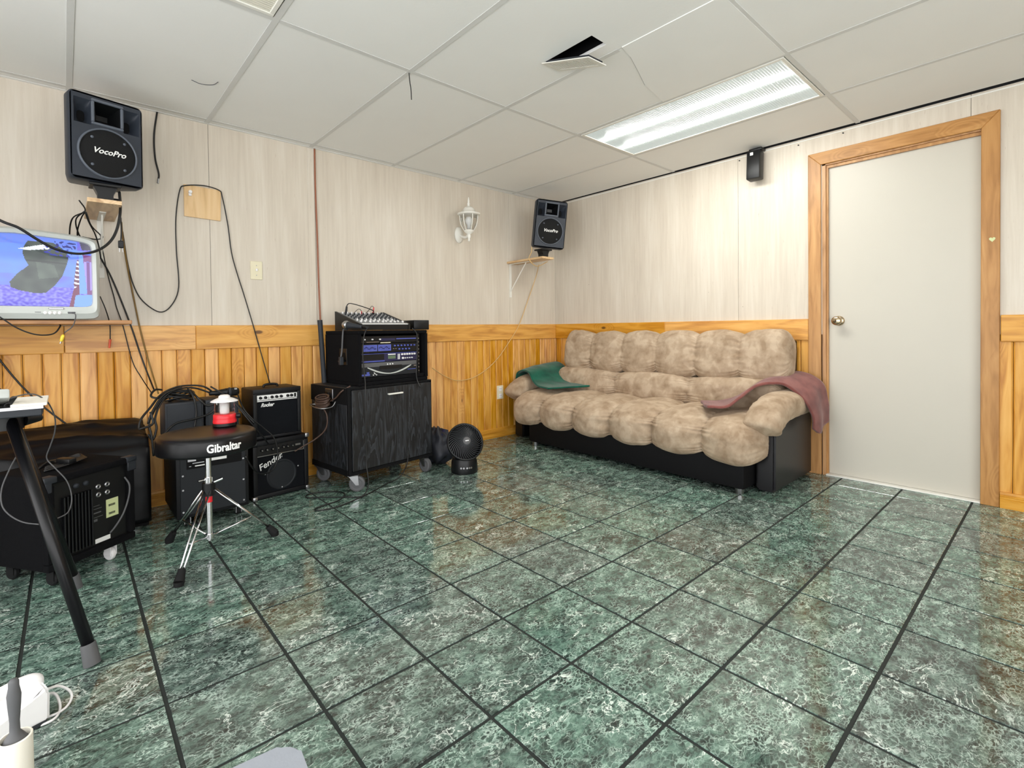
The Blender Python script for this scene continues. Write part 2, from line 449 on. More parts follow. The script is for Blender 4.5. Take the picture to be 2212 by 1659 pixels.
M_CABLEOLIVE = plain('olive_cord', srgb(126, 96, 40), 0.5, var=0.1)
M_RODBR = plain('brown_strip', srgb(150, 92, 66), 0.5, var=0.1)
M_SILVER = plain('silver_plastic', srgb(190, 194, 190), 0.35, var=0.03)
M_RED = plain('red_plastic', srgb(226, 38, 48), 0.35, var=0.05)
M_YELLOW = plain('yellow_plastic', srgb(236, 206, 60), 0.35, var=0.04)
M_ORANGE = plain('orange_red_plastic', srgb(214, 84, 50), 0.4, var=0.05)
M_SUEDE = suede('tan_microsuede')
M_GREEN = fabric('green_fleece', srgb(14, 92, 72), srgb(8, 66, 52))
M_MAROON = fabric('dusty_maroon_fleece', srgb(136, 84, 78), srgb(108, 62, 58))
M_BAG = plain('dark_nylon', srgb(40, 42, 50), 0.6, var=0.2, scale=20)
M_NAVY = plain('navy_nylon', srgb(20, 26, 66), 0.6, var=0.15)
M_BLACKWOOD = blackwood('black_stained_ply')
M_GLASS = glass('clear_plastic', (0.93, 0.94, 0.94, 1), rough=0.06)
M_FRINT = plain('white_print', srgb(240, 240, 238), 0.5, var=0.0)
M_BLUEPAN = plain('blue_panel', srgb(84, 96, 180), 0.4, var=0.1)
M_DARKBLUE = plain('dark_blue_panel', srgb(34, 34, 70), 0.35, var=0.1)
M_GREYTOTE = plain('grey_tote_plastic', srgb(152, 157, 166), 0.5, var=0.06, scale=40, bump=0.1)
M_PAPER = plain('paper', srgb(246, 240, 226), 0.8, var=0.02)
M_STICKER = plain('pale_green_sticker', srgb(206, 214, 160), 0.6, var=0.03)
M_LENSOFF = plain('unlit_lens', srgb(226, 222, 208), 0.35, var=0.05)
# ------------------------------------------------------------------ the room
RX0, RY0, H = -5.30, -5.00, 2.18
# floor: grout bed with single tiles
bm = B(); bb(bm, RX0-0.12, 0.12, RY0-0.12, 0.12, -0.10, -0.0025)
floor = struct(obj('floor', bm, M_GROUT))
T, TX0, TY0, TR = 0.2978, -3.7522, -0.9237, -0.0035
bm = B(); box(bm, (0, 0, -0.0035), (T-0.0095, T-0.0095, 0.007), 0.0009, 1)
tile_me = bpy.data.meshes.new('tile'); bm.to_mesh(tile_me); bm.free(); tile_me.materials.append(M_TILE)
rest = []; cells = []
for i in range(-8, 15):
    for j in range(-4, 16):
        x = TX0+(i+0.5)*T; y = TY0-(j+0.5)*T
        X = x*math.cos(TR)-y*math.sin(TR); Y = x*math.sin(TR)+y*math.cos(TR)
        if X < RX0-T/2 or X > T/2 or Y < RY0-T/2 or Y > T/2: continue
        q = project((X, Y, 0))
        vis = q and -160 < q[0] < 2372 and q[1] < 1850
        cells.append((X, Y, vis))
def clipped_tile(X, Y):
    h = (T-0.0095)/2
    return max(X-h, RX0), min(X+h, -0.001), max(Y-h, RY0), min(Y+h, -0.001)
shown = [c for c in cells if c[2]]
shown.sort(key=lambda c: (Vector((c[0], c[1], 0))-CAM).length)
for n, (X, Y, v) in enumerate(shown):
    x0, x1, y0, y1 = clipped_tile(X, Y)
    if x1-x0 < 0.004 or y1-y0 < 0.004: continue
    if n >= 298: rest.append((x0, x1, y0, y1)); continue
    whole = (x1-x0 > T-0.011) and (y1-y0 > T-0.011)
    if whole:
        o = bpy.data.objects.new('tile', tile_me); COL.objects.link(o); o.location = (X, Y, 0); o.rotation_euler.z = TR
    else:
        bm = B(); bb(bm, x0-(x0+x1)/2, x1-(x0+x1)/2, y0-(y0+y1)/2, y1-(y0+y1)/2, -0.007, 0, 0.0009)
        me = bpy.data.meshes.new('tile'); bm.to_mesh(me); bm.free(); me.materials.append(M_TILE)
        o = bpy.data.objects.new('tile', me); COL.objects.link(o); o.location = ((x0+x1)/2, (y0+y1)/2, 0)
    o.parent = floor
rest += [clipped_tile(c[0], c[1]) for c in cells if not c[2]]
bm = B()
for (x0, x1, y0, y1) in rest:
    if x1-x0 > 0.004 and y1-y0 > 0.004: bb(bm, x0, x1, y0, y1, -0.007, 0, 0.0018)
o = obj('tile_field', bm, M_TILE, floor); o['kind'] = 'stuff'

# walls -----------------------------------------------------------
PITCHW = 0.0700
RAIL0, RAIL1 = 0.862, 1.000
def plank_mesh(axis, width=PITCHW-0.0022, z0=0.07, z1=0.868):
    bm = B()
    h = width/2; c = 0.0060; t = 0.010
    pts = [(-h, 0), (-h, t-c*0.9), (-h+c, t), (h-c, t), (h, t-c*0.9), (h, 0)]
    if axis == 'X': prism(bm, [(a, -b, z0) for a, b in pts], (0, 0, z1-z0))
    else: prism(bm, [(-b, a, z0) for a, b in pts], (0, 0, z1-z0))
    bmesh.ops.recalc_face_normals(bm, faces=bm.faces)
    me = bpy.data.meshes.new('plank'); bm.to_mesh(me); bm.free(); me.materials.append(M_PLANK); return me
bm = B(); bb(bm, RX0-0.12, 0.12, 0.006, 0.12, -0.1, 2.6)
wall_left = struct(obj('wall_left', bm, M_DARKVOID))
for (x0, x1) in ((RX0, -4.205), (-4.203, -2.987), (-2.985, -2.362), (-2.360, -1.780), (-1.7798, -0.610), (-0.608, -0.0005)):
    bm = B(); bb(bm, x0, x1, 0.0, 0.006, 0.9, H+0.05); obj('wall_panel', bm, M_WALL, wall_left)
me = plank_mesh('X')
x = -0.085+2*PITCHW
k = 0
while x-PITCHW/2 > RX0:
    xc = x-PITCHW/2
    if xc-PITCHW/2 <= 0.0:
        o = bpy.data.objects.new('plank', me); COL.objects.link(o); o.parent = wall_left; o.location = (xc, 0.006, 0)
    x -= PITCHW
def rail(name, parent, a0, a1, axis, z0=RAIL0, z1=RAIL1, t=0.017, mat=None):
    bm = B()
    if axis == 'X': bb(bm, a0, a1, -t, 0.006, z0, z1, 0.003)
    else: bb(bm, -t, 0.006, a0, a1, z0, z1, 0.003)
    return obj(name, bm, mat or (M_RAILX if axis == 'X' else M_RAILY), parent)
for (a, b) in ((RX0, -3.642), (-3.640, -3.072), (-3.071, -1.50), (-1.499, -0.018)): rail('rail_board', wall_left, a, b, 'X')
def baseboard(name, a0, a1, axis):
    prof = [(0, 0), (0.013, 0), (0.013, 0.046), (0.011, 0.048), (0.013, 0.050), (0.013, 0.056), (0.011, 0.058), (0.013, 0.060), (0.013, 0.066), (0.011, 0.068), (0.012, 0.070), (0.009, 0.083), (0, 0.083)]
    bm = B()
    if axis == 'X': prism(bm, [(a0, -p-0.003, z) for p, z in prof], (a1-a0, 0, 0))
    else: prism(bm, [(-p-0.003, a0, z) for p, z in prof], (0, a1-a0, 0))
    return struct(obj(name, bm, M_RAILX if axis == 'X' else M_RAILY))
baseboard('baseboard_left', RX0, -0.0165, 'X')
# right wall with the door opening
DY0, DY1, DZ = -2.305, -3.045, 1.985      # opening (left, right, head)
bm = B()
bb(bm, 0.006, 0.12, DY0, 0.0, -0.1, 2.6); bb(bm, 0.006, 0.12, RY0-0.12, DY1, -0.1, 2.6); bb(bm, 0.006, 0.12, DY1, DY0, DZ, 2.6)
wall_right = struct(obj('wall_right', bm, M_DARKVOID))
for (y0, y1, z0) in ((-1.776, -0.0005, 0.9), (DY0, -1.778, 0.9), (-2.998, DY0, DZ), (DY1, -3.0, DZ), (-4.2, DY1, 0.9), (RY0, -4.202, 0.9)):
    bm = B(); bb(bm, 0.0, 0.006, y0, y1, z0, H-0.004); obj('wall_panel', bm, M_WALL, wall_right)
me = plank_mesh('Y')
y = -0.009
while y > RY0+0.05:
    if y-PITCHW > -2.300 or y < -3.06:
        o = bpy.data.objects.new('plank', me); COL.objects.link(o); o.parent = wall_right; o.location = (0.006, y-PITCHW/2, 0)
    y -= PITCHW
# one wider knotty board right of the door
rail('rail_board', wall_right, -2.228, -1.2, 'Y'); rail('rail_board', wall_right, -1.199, -0.0005, 'Y'); rail('rail_board', wall_right, RY0, -3.114, 'Y')
baseboard('baseboard_right', -2.226, -0.0165, 'Y'); baseboard('baseboard_right_door', RY0, -3.113, 'Y')
# unseen wall stubs added to cut world light; sides left open to admit it
bm = B(); bb(bm, -1.7, 0.12, RY0-0.12, RY0, -0.1, 2.6); struct(obj('light_block_rear', bm, M_WALL))
bm = B(); bb(bm, -4.92, -4.80, -0.85, -0.03, 0.0, H-0.003); struct(obj('light_block_side', bm, M_WALL))  # unseen stub, added to keep world light off the left wall's end

# door and casing ---------------------------------------------------
bm = B(); bb(bm, 0.030, 0.066, DY1+0.006, DY0-0.020, 0.010, DZ-0.014, 0.002)
door = struct(obj('door_1', bm, M_DOOR))
bm = B(); lathe(bm, [(0.031, 0.0), (0.031, 0.004), (0.024, 0.009), (0.0115, 0.012), (0.0115, 0.030), (0.022, 0.037), (0.028, 0.047), (0.027, 0.058), (0.019, 0.064), (0.0, 0.065)], 24, (0.030, -2.388, 0.985), 'X', cap=False)
obj('door_knob', bm, M_BRASS, door, smooth=True)
bm = B(); box(bm, (-0.036, -2.388, 0.985), (0.004, 0.004, 0.016)); obj('keyhole', bm, M_BLACK, door)
cz = struct(obj('trim_1', (lambda b: (bb(b, -0.001, 0.10, DY0-0.019, DY0, 0.0, DZ), bb(b, -0.001, 0.10, DY1, DY1+0.019-0.014, 0.0, DZ), bb(b, -0.001, 0.10, DY1, DY0, DZ-0.013, DZ), b)[-1])(B()), M_CASEZ))
bm = B(); bb(bm, 0.012, 0.028, DY0-0.030, DY0-0.019, 0.0, DZ-0.013); bb(bm, 0.012, 0.028, DY1, DY0-0.03, DZ-0.03, DZ-0.013); obj('door_stop', bm, M_CASEZ, cz)
CW = 0.072; t = -0.016
a, b, h0, h1 = DY0+0.004, DY1+0.006, DZ-0.006, DZ+0.072
def casing(name, poly, mat):
    bm = B(); prism(bm, [(0.0, y, z) for y, z in poly], (t, 0, 0)); bmesh.ops.bevel(bm, geom=list(bm.edges), offset=0.0025, segments=1, affect='EDGES')
    return obj(name, bm, mat, cz)
casing('casing_board', [(a, 0), (a+CW, 0), (a+CW, h1), (a, h0)], M_CASEZ)
casing('casing_board', [(b, 0), (b-CW, 0), (b-CW, h1), (b, h0)], M_CASEZ)
casing('casing_board', [(a+0.0006, h0+0.0005), (a+CW, h1+0.0005), (b-CW, h1+0.0005), (b-0.0006, h0+0.0005)], M_CASEY)
bm = B(); bb(bm, -0.012, 0.08, DY1+0.006, DY0-0.02, 0.0, 0.009, 0.002); struct(obj('trim_2', bm, M_WHITE))
# little heart on the right casing
bm = B(); hp = []
for i in range(24):
    u = 2*PI*i/24
    hp.append((-0.0165, -3.082-0.00085*16*math.sin(u)**3*0.9, 1.394+0.00085*(13*math.cos(u)-5*math.cos(2*u)-2*math.cos(3*u)-math.cos(4*u))))
prism(bm, hp, (-0.001, 0, 0)); tag(obj('heart_sticker', bm, M_STICKER, loc=(-0.0165, -3.082, 1.394)), 'small pale heart stuck on the right door casing', 'sticker')

# ceiling: dark void, tee bars, boards --------------------------------
bm = B(); bb(bm, RX0-0.12, 0.12, RY0-0.12, 0.12, 2.42, 2.55)
ceiling = struct(obj('ceiling', bm, M_DARKVOID))
XL = [-0.577-0.6046*k for k in range(8)]; YL = [-0.07, -1.285, -2.5, -3.715, -4.93]
TW = 0.024
def tee(x0, x1, y0, y1):
    bm = B(); bb(bm, x0, x1, y0, y1, H-0.0005, H+0.0015, 0.0004); bb(bm, (x0+x1)/2-0.001 if x1-x0 < 0.05 else x0, (x0+x1)/2+0.001 if x1-x0 < 0.05 else x1, (y0+y1)/2-0.001 if y1-y0 < 0.05 else y0, (y0+y1)/2+0.001 if y1-y0 < 0.05 else y1, H+0.0015, H+0.035)
    obj('tee_bar', bm, M_TEE, ceiling)
for x in XL:
    if abs(x+1.786) < 0.02:
        tee(x-TW/2, x+TW/2, -2.03, -0.004); tee(x-TW/2, x+TW/2, RY0, -2.5)
    else: tee(x-TW/2, x+TW/2, RY0, -0.004)
xe = [-0.016]+XL+[RX0]
for y in YL:
    for p, q in zip(xe[:-1], xe[1:]): tee(q+TW/2 if q > RX0 else q, p-(TW/2 if p < -0.02 else 0), y-TW/2, y+TW/2)
bm = B(); bb(bm, RX0, -0.02, -0.020, 0.0, H-0.0008, H+0.001); bb(bm, RX0, -0.02, -0.0015, 0.0, H, H+0.02); obj('wall_angle', bm, M_CEIL, ceiling)
bm = B(); bb(bm, -0.003, 0.0, RY0, -0.03, H-0.022, H-0.014); obj('wall_angle', bm, M_WHITE, ceiling)
LIGHTS = {(1, 1): 'main', (5, 1): 'off'}
LCELLS = {}
yb = [0.0]+YL+[RY0]
for ci, (p, q) in enumerate(zip(xe[:-1], xe[1:])):
    for cj, (r0, r1) in enumerate(zip(yb[:-1], yb[1:])):
        x1 = p-(0.003 if p < -0.02 else -0.002); x0 = q+0.003; y1 = r0-0.003; y0 = r1+0.003
        if ci == 0: x1 = -0.026 if -3.6 < (r0+r1)/2 < -1.2 else -0.016
        if x1-x0 < 0.03: continue
        key = (ci, cj-1)
        if key in LIGHTS: LCELLS[key] = (x0, x1, y0, y1); continue
        zt = H+0.016; zb = H+0.002
        if key == (2, 1):       # broken board in two pieces
            poly = [(x0, y1), (x1, y1), (x1, -1.885), (-1.30, -1.905), (-1.42, -1.925), (-1.55, -1.975), (-1.70, -2.03), (x0, -2.05)]
            bm = B(); prism(bm, [(a, b, zb) for a, b in poly], (0, 0, 0.014)); obj('ceiling_board', bm, M_CEIL, ceiling)
            poly = [(x0-0.012, -2.053), (-1.70, -2.033), (-1.55, -1.978), (-1.42, -1.928), (-1.30, -1.908), (x1, -1.888), (x1, y0), (x0-0.012, y0)]
            bm = B(); prism(bm, [(a, b, zb-0.0035) for a, b in poly], (0, 0, 0.014)); obj('ceiling_board', bm, M_CEIL, ceiling)
            continue
        if key == (3, 1):       # board with the duct hole
            bm = B(); hx0, hx1, hy0, hy1 = -1.962, -1.862, -2.020, -1.745
            for (a0, a1, b0, b1) in ((x0, hx0, y0, y1), (hx1, x1, y0, y1), (hx0, hx1, y0, hy0), (hx0, hx1, hy1, y1)): bb(bm, a0, a1, b0, b1, zb, zt)
            obj('ceiling_board', bm, M_CEIL, ceiling); continue
        bm = B(); bb(bm, x0, x1, y0, y1, zb, zt); obj('ceiling_board', bm, M_CEIL, ceiling)
# duct above the hole
bm = B()
for (a0, a1, b0, b1) in ((-1.975, -1.965, -2.03, -1.735), (-1.859, -1.849, -2.03, -1.735), (-1.975, -1.849, -2.033, -2.023), (-1.975, -1.849, -1.742, -1.732)): bb(bm, a0, a1, b0, b1, H+0.017, 2.40)
obj('duct', bm, M_BLACKMAT, ceiling)
# hanging register
P0, P1, P2, P3 = Vector((-1.975, -1.742, H-0.003)), Vector((-1.862, -1.748, H-0.003)), Vector((-1.840, -2.0, 2.109)), Vector((-1.957, -2.0, 2.106))
reg = thing('ceiling_register', 'white slotted ceiling air register hanging loose below its dark hole', 'vent', tuple(P0))
def RP(u, v, d=0.0):
    n = (P1-P0).cross(P3-P0).normalized()
    if n.z > 0: n = -n
    return P0+(P1-P0)*u+(P3-P0)*v+n*d
def rquad(bm, u0, u1, v0, v1, d0, d1):
    prism(bm, [RP(u0, v0, d0), RP(u1, v0, d0), RP(u1, v1, d0), RP(u0, v1, d0)], RP(0, 0, d1)-RP(0, 0, d0))
bm = B()
for q in ((0, 1, 0, 0.09), (0, 1, 0.91, 1), (0, 0.16, 0.09, 0.91), (0.84, 1, 0.09, 0.91)): rquad(bm, *q, 0, 0.004)
obj('frame', bm, M_WHITE, reg)
for i in range(17):
    v = 0.105+i*0.0475
    bm = B(); rquad(bm, 0.16, 0.84, v, v+0.028, -0.004, 0.003); obj('slat', bm, M_WHITE, reg)
bm = B(); rquad(bm, 0.1, 0.9, 0.05, 0.95, -0.012, -0.005); obj('damper', bm, M_GREYBOX, reg)

# light fixtures ------------------------------------------------------
def lens_material(name, base, peak, sep):
    m = NT(name); p = m.objc(); s = m.n('SeparateXYZ', {'Vector': p}); x = s.outputs[0]; y = s.outputs[1]
    d = m.math('SUBTRACT', m.math('ABSOLUTE', x), sep)
    g = m.math('POWER', 2.718, m.math('MULTIPLY', m.math('MULTIPLY', d, d), -1/(2*0.024**2)))
    st = m.math('MULTIPLY_ADD', m.math('SINE', m.math('MULTIPLY', y, 2*PI/0.0125)), 0.10, 0.90)
    e = m.math('MULTIPLY', m.math('MULTIPLY_ADD', g, peak, base), st)
    m.set(Base_Color=srgb(90, 92, 90), Roughness=0.3, Emission_Color=srgb(236, 248, 242), Emission_Strength=e)
    return m.m
M_LENS = lens_material('lit_prismatic_lens', 0.50, 0.9, 0.105)
def tube_mat(name, s): return emitter(name, srgb(255, 255, 250), s)
M_TUBE = tube_mat('fluorescent_tube', TUBE_MAIN)
LAB = {(1, 1): 'lit fluorescent ceiling troffer with ribbed lens near the door', (5, 1): 'unlit ceiling troffer with cream ribbed lens at the top of the photo'}
for key, (x0, x1, y0, y1) in LCELLS.items():
    kind = LIGHTS[key]; c = ((x0+x1)/2, (y0+y1)/2, H)
    L = thing('ceiling_light', LAB[key], 'ceiling light', c, group='ceiling troffers')
    hw, hl = (x1-x0)/2-0.013, (y1-y0)/2-0.013
    bm = B(); fr = 0.018
    for (a0, a1, b0, b1) in ((-hw, hw, -hl, -hl+fr), (-hw, hw, hl-fr, hl), (-hw, -hw+fr, -hl+fr, hl-fr), (hw-fr, hw, -hl+fr, hl-fr)): bb(bm, a0, a1, b0, b1, -0.004, 0.03, 0.002)
    obj('frame', bm, M_WHITE, L, world=False)
    bm = B(); bb(bm, -hw-0.008, hw+0.008, -hl-0.008, hl+0.008, 0.12, 0.13); obj('housing', bm, M_WHITE, L, world=False)
    bm = B(); n = 92; w_ = hw-fr+0.002; l_ = hl-fr+0.002
    z_ = 0.001
    rows = []
    for i in range(n*2+1):
        y = -l_+2*l_*i/(2*n); zz = z_-(0.0016 if i % 2 else 0)
        rows.append([bm.verts.new((xx, y, zz)) for xx in (-w_, -0.15, -0.105, -0.05, 0, 0.05, 0.105, 0.15, w_)])
    for a, b in zip(rows[:-1], rows[1:]):
        for j in range(8): bm.faces.new((a[j], b[j], b[j+1], a[j+1]))
    me_ = bpy.data.meshes.new('lens'); bm.normal_update(); bm.to_mesh(me_); bm.free()
    link('lens', me_, M_LENSOFF if kind == 'off' else M_LENS, L, world=False)
    if kind != 'off':
        for s in (-1, 1):
            bm = B(); box(bm, (s*0.105, 0, -0.003), (0.028, 2*hl-0.11, 0.005), 0.002)
            obj('fluorescent_tube', bm, M_TUBE, L, world=False)
# ------------------------------------------------------------------ sofa
sofa = thing('sofa', 'tufted tan microsuede sofa with black vinyl base against the door wall', 'sofa', (-0.45, -1.2, 0))
def smooth01(t): t = max(0.0, min(1.0, t)); return t*t*(3-2*t)
def puff_row(name, y0, y1, segs, prof, depth=0.16, endr=0.09, wr=0.010, parent=None, seed=0, nper=32, np_=150, pinchw=0.10):
    """cushion swept along y: prof(theta)->(x,z) closed outline about centre; pinched between the segs"""
    N = nper*len(segs); bnd = []
    tot = sum(segs); acc = 0
    for s_ in segs[:-1]: acc += s_; bnd.append(y0+(y1-y0)*acc/tot)
    cx = sum(prof(2*PI*k/40)[0] for k in range(40))/40; czc = sum(prof(2*PI*k/40)[1] for k in range(40))/40
    L = abs(y1-y0)
    bm = B(); rings = []
    for i in range(N+1):
        t = i/N
        # cluster samples at the ends
        y = y0+(y1-y0)*t
        de = min(t, 1-t)*L
        e = 1.0 if de > endr else math.sqrt(max(0.0, 1-(1-de/endr)**2))
        e = 0.30+0.70*e
        dmin = min([abs(y-b) for b in bnd]+[9])
        seg = L/len(segs)
        pin = math.exp(-dmin/(seg*0.09))*0.62+math.exp(-(dmin/(seg*0.32))**2)*0.38
        pw_ = math.exp(-dmin/0.050)+0.8*math.exp(-de/0.055)
        ring = []
        for j in range(np_):
            th = 2*PI*j/np_
            x, z = prof(th)
            s_ = e*(1-depth*pin)
            # gathers radiating from the seams
            gz = noise.noise(Vector((math.cos(th)*2.5, math.sin(th)*2.5+seed*7, y*3.0)))
            g = wr*0.55*min(1.0, pw_)*math.sin(th*30+7.0*gz)*(0.5+0.9*noise.noise(Vector((math.cos(th)*3, math.sin(th)*3+seed, y*1.5))))
            soft = 0.006*noise.noise(Vector((x*9, y*9, z*9+seed*5)))+0.004*noise.noise(Vector((x*22, y*22, z*22+seed)))
            dx, dz = x-cx, z-czc; rl = math.hypot(dx, dz)+1e-6
            k_ = s_+(g+soft)/rl
            ring.append(bm.verts.new((cx+dx*k_, y, czc+dz*k_)))
        rings.append(ring)
    for a, b in zip(rings[:-1], rings[1:]):
        for j in range(np_): bm.faces.new((a[j], a[(j+1) % np_], b[(j+1) % np_], b[j]))
    bm.faces.new(rings[0][::-1]); bm.faces.new(rings[-1])
    return obj(name, bm, M_SUEDE, parent or sofa, smooth=True)
def sup(th, a, b, p):
    c, s = math.cos(th), math.sin(th)
    return a*math.copysign(abs(c)**(2/p), c), b*math.copysign(abs(s)**(2/p), s)
def seat_prof(th):
    x, z = sup(th, 0.36, 0.135, 3.0)
    # deep rolled front edge
    fr = smooth01((-x-0.12)/0.22)
    z = z*(1+0.10*fr)-0.030*fr+0.012*smooth01((x)/0.3)
    return -0.50+x, 0.305+z
puff_row('seat_cushion', -0.205, -2.225, [1]*6, seat_prof, depth=0.22, endr=0.13, wr=0.024, seed=1)
def rot_prof(a, b, p, cx, cz, ang):
    ca, sa = math.cos(ang), math.sin(ang)
    def f(th):
        x, z = sup(th, a, b, p); return cx+x*ca-z*sa, cz+x*sa+z*ca
    return f
puff_row('back_cushion', -0.330, -2.200, [1]*6, rot_prof(0.105, 0.185, 3.0, -0.185, 0.752, -0.16), depth=0.24, endr=0.09, wr=0.017, seed=2)
puff_row('lumbar_cushion', -0.300, -2.180, [2, 2, 2], rot_prof(0.115, 0.125, 3.0, -0.245, 0.490, -0.14), depth=0.28, endr=0.08, wr=0.022, seed=3, nper=60)
# black base and arms
bm = B(); bb(bm, -0.775, -0.05, -2.135, -0.40, 0.028, 0.20, 0.012, 2); obj('base', bm, M_BLACKMAT, sofa, auto=True)
bm = B(); bb(bm, -0.10, -0.028, -2.17, -0.30, 0.05, 0.86, 0.01, 2); obj('back_frame', bm, M_VINYL, sofa, auto=True)
for (ya, yb_, s) in ((-2.255, -2.150, -1), (-0.205, -0.095, 1)):
    bm = B()
    prism(bm, [(-0.655, ya, 0.012), (-0.045, ya, 0.012), (-0.045, ya, 0.50), (-0.50, ya, 0.495), (-0.60, ya, 0.44), (-0.645, ya, 0.36)], (0, yb_-ya, 0))
    bmesh.ops.bevel(bm, geom=list(bm.edges), offset=0.012, segments=2, affect='EDGES')
    obj('arm_panel', bm, M_VINYL, sofa, auto=True)
    yc = (ya+yb_)/2
    path = catmull([(-0.03, yc, 0.475), (-0.25, yc, 0.480), (-0.46, yc, 0.475), (-0.60, yc, 0.445), (-0.685, yc, 0.395), (-0.715, yc, 0.355)], 10)
    bm = B(); n = len(path); rings = []
    for i, p in enumerate(path):
        d = (path[min(i+1, n-1)]-path[max(i-1, 0)]).normalized()
        up_ = Vector((0, 1, 0)).cross(d).normalized()
        if up_.z < 0: up_ = -up_
        t = i/(n-1); e = min(1.0, math.sqrt(max(0.02, 1-max(0, (t-0.86)/0.14)**2)))*min(1.0, 0.75+t*4)
        ring = []
        for j in range(28):
            a, b = sup(2*PI*j/28, 0.098, 0.082, 2.6)
            wv = 1+0.045*math.sin(i*1.7+j*0.9)*noise.noise(Vector((i*0.4, j*0.35, s)))+0.06*noise.noise(Vector((i*0.25, j*0.3, 4+s)))
            ring.append(bm.verts.new(p+Vector((0, 1, 0))*a*e*wv+up_*b*e*wv))
        rings.append(ring)
    for a, b in zip(rings[:-1], rings[1:]):
        for j in range(28): bm.faces.new((a[j], a[(j+1) % 28], b[(j+1) % 28], b[j]))
    bm.faces.new(rings[0][::-1]); bm.faces.new(rings[-1])
    obj('arm_pad', bm, M_SUEDE, sofa, smooth=True)
for (fx, fy) in ((-0.75, -2.10), (-0.75, -0.45), (-0.09, -2.10), (-0.09, -0.45)):
    bm = B(); cyl(bm, (fx, fy, 0.0), (fx, fy, 0.030), 0.022, 0.026, 16); obj('foot', bm, M_STEEL, sofa, auto=True)

# throws ------------------------------------------------------------
def sheet(name, rows, mat, label, th=0.008, nu=44, nv=30, wob=0.006):
    """rows: control points across; each row = list of points along; smooth loft with thickness"""
    R = [catmull(r, 12) for r in rows]
    n = min(len(r) for r in R)
    cols = [catmull([R[k][i] for k in range(len(R))], 12) for i in range(n)]
    m_ = len(cols[0])
    bm = B()
    V = [[None]*m_ for _ in range(n)]
    for i in range(n):
        for j in range(m_):
            p = cols[i][j]
            V[i][j] = bm.verts.new(p+Vector((0.4*wob*noise.noise(p*11), wob*noise.noise(p*9+Vector((5, 1, 2))), wob*abs(noise.noise(p*8)))))
    for i in range(n-1):
        for j in range(m_-1): bm.faces.new((V[i][j], V[i+1][j], V[i+1][j+1], V[i][j+1]))
    bmesh.ops.recalc_face_normals(bm, faces=bm.faces)
    o = obj(name, bm, mat, smooth=True, loc=rows[0][0])
    md = o.modifiers.new('thick', 'SOLIDIFY'); md.thickness = th; md.offset = 0
    return tag(o, label, 'blanket')
# green: over the far arm, hem on the seat. rows run front edge -> back edge
sheet('blanket', [
    [(-0.60, -0.060, 0.505), (-0.60, -0.080, 0.560), (-0.605, -0.150, 0.588), (-0.615, -0.240, 0.572), (-0.64, -0.320, 0.505), (-0.665, -0.410, 0.470), (-0.665, -0.520, 0.462)],
    [(-0.47, -0.052, 0.520), (-0.47, -0.075, 0.585), (-0.47, -0.160, 0.612), (-0.475, -0.260, 0.590), (-0.49, -0.345, 0.520), (-0.505, -0.440, 0.476), (-0.515, -0.600, 0.466)],
    [(-0.32, -0.052, 0.520), (-0.32, -0.075, 0.600), (-0.32, -0.165, 0.630), (-0.325, -0.270, 0.605), (-0.335, -0.360, 0.540), (-0.36, -0.470, 0.485), (-0.385, -0.690, 0.470)],
    [(-0.20, -0.052, 0.520), (-0.20, -0.080, 0.600), (-0.20, -0.170, 0.640), (-0.21, -0.280, 0.620), (-0.235, -0.380, 0.560), (-0.30, -0.500, 0.500), (-0.335, -0.730, 0.476)]],
    M_GREEN, 'dark green throw blanket draped over the far sofa arm', 0.012)
# maroon: from the seat up over the near arm and down outside
sheet('blanket', [
    [(-0.50, -1.745, 0.462), (-0.36, -1.850, 0.470), (-0.22, -1.960, 0.545), (-0.13, -2.070, 0.630), (-0.085, -2.200, 0.655), (-0.07, -2.315, 0.600), (-0.075, -2.355, 0.480), (-0.08, -2.358, 0.355)],
    [(-0.58, -1.800, 0.464), (-0.47, -1.900, 0.472), (-0.35, -1.990, 0.545), (-0.24, -2.080, 0.622), (-0.18, -2.200, 0.640), (-0.155, -2.305, 0.575), (-0.15, -2.340, 0.455), (-0.15, -2.345, 0.335)],
    [(-0.665, -1.850, 0.466), (-0.60, -1.950, 0.474), (-0.49, -2.020, 0.540), (-0.36, -2.085, 0.610), (-0.285, -2.195, 0.622), (-0.245, -2.300, 0.548), (-0.225, -2.345, 0.430), (-0.215, -2.350, 0.300)],
    [(-0.72, -1.900, 0.468), (-0.68, -1.990, 0.476), (-0.60, -2.040, 0.525), (-0.47, -2.085, 0.590), (-0.375, -2.190, 0.602), (-0.33, -2.285, 0.530), (-0.295, -2.330, 0.430), (-0.275, -2.335, 0.330)]],
    M_MAROON, 'dusty maroon throw blanket hanging over the near sofa arm', 0.016)

# ------------------------------------------------------------------ things on the walls
# sconce
sc = thing('wall_sconce', 'white carriage lantern wall sconce between the rack and the corner', 'wall lamp', (-1.172, -0.14, 1.70))
bm = B()
V = lathe(bm, [(0.0, 0.0), (0.052, 0.0), (0.052, 0.008), (0.040, 0.018), (0.018, 0.026), (0.0, 0.028)], 28, (0, 0, 0), 'Y', cap=False)
bmesh.ops.scale(bm, vec=(0.85, 1, 1.3), verts=bm.verts); bmesh.ops.translate(bm, vec=(-1.172, -0.001, 1.742), verts=bm.verts)
obj('back_plate', bm, M_WHITE, sc, smooth=True)
bm = B(); tube(bm, [(-1.172, -0.02, 1.735), (-1.172, -0.075, 1.712), (-1.172, -0.115, 1.712), (-1.172, -0.138, 1.742)], 0.011, 10); obj('arm', bm, M_WHITE, sc, smooth=True)
C0 = (-1.172, -0.14, 0)
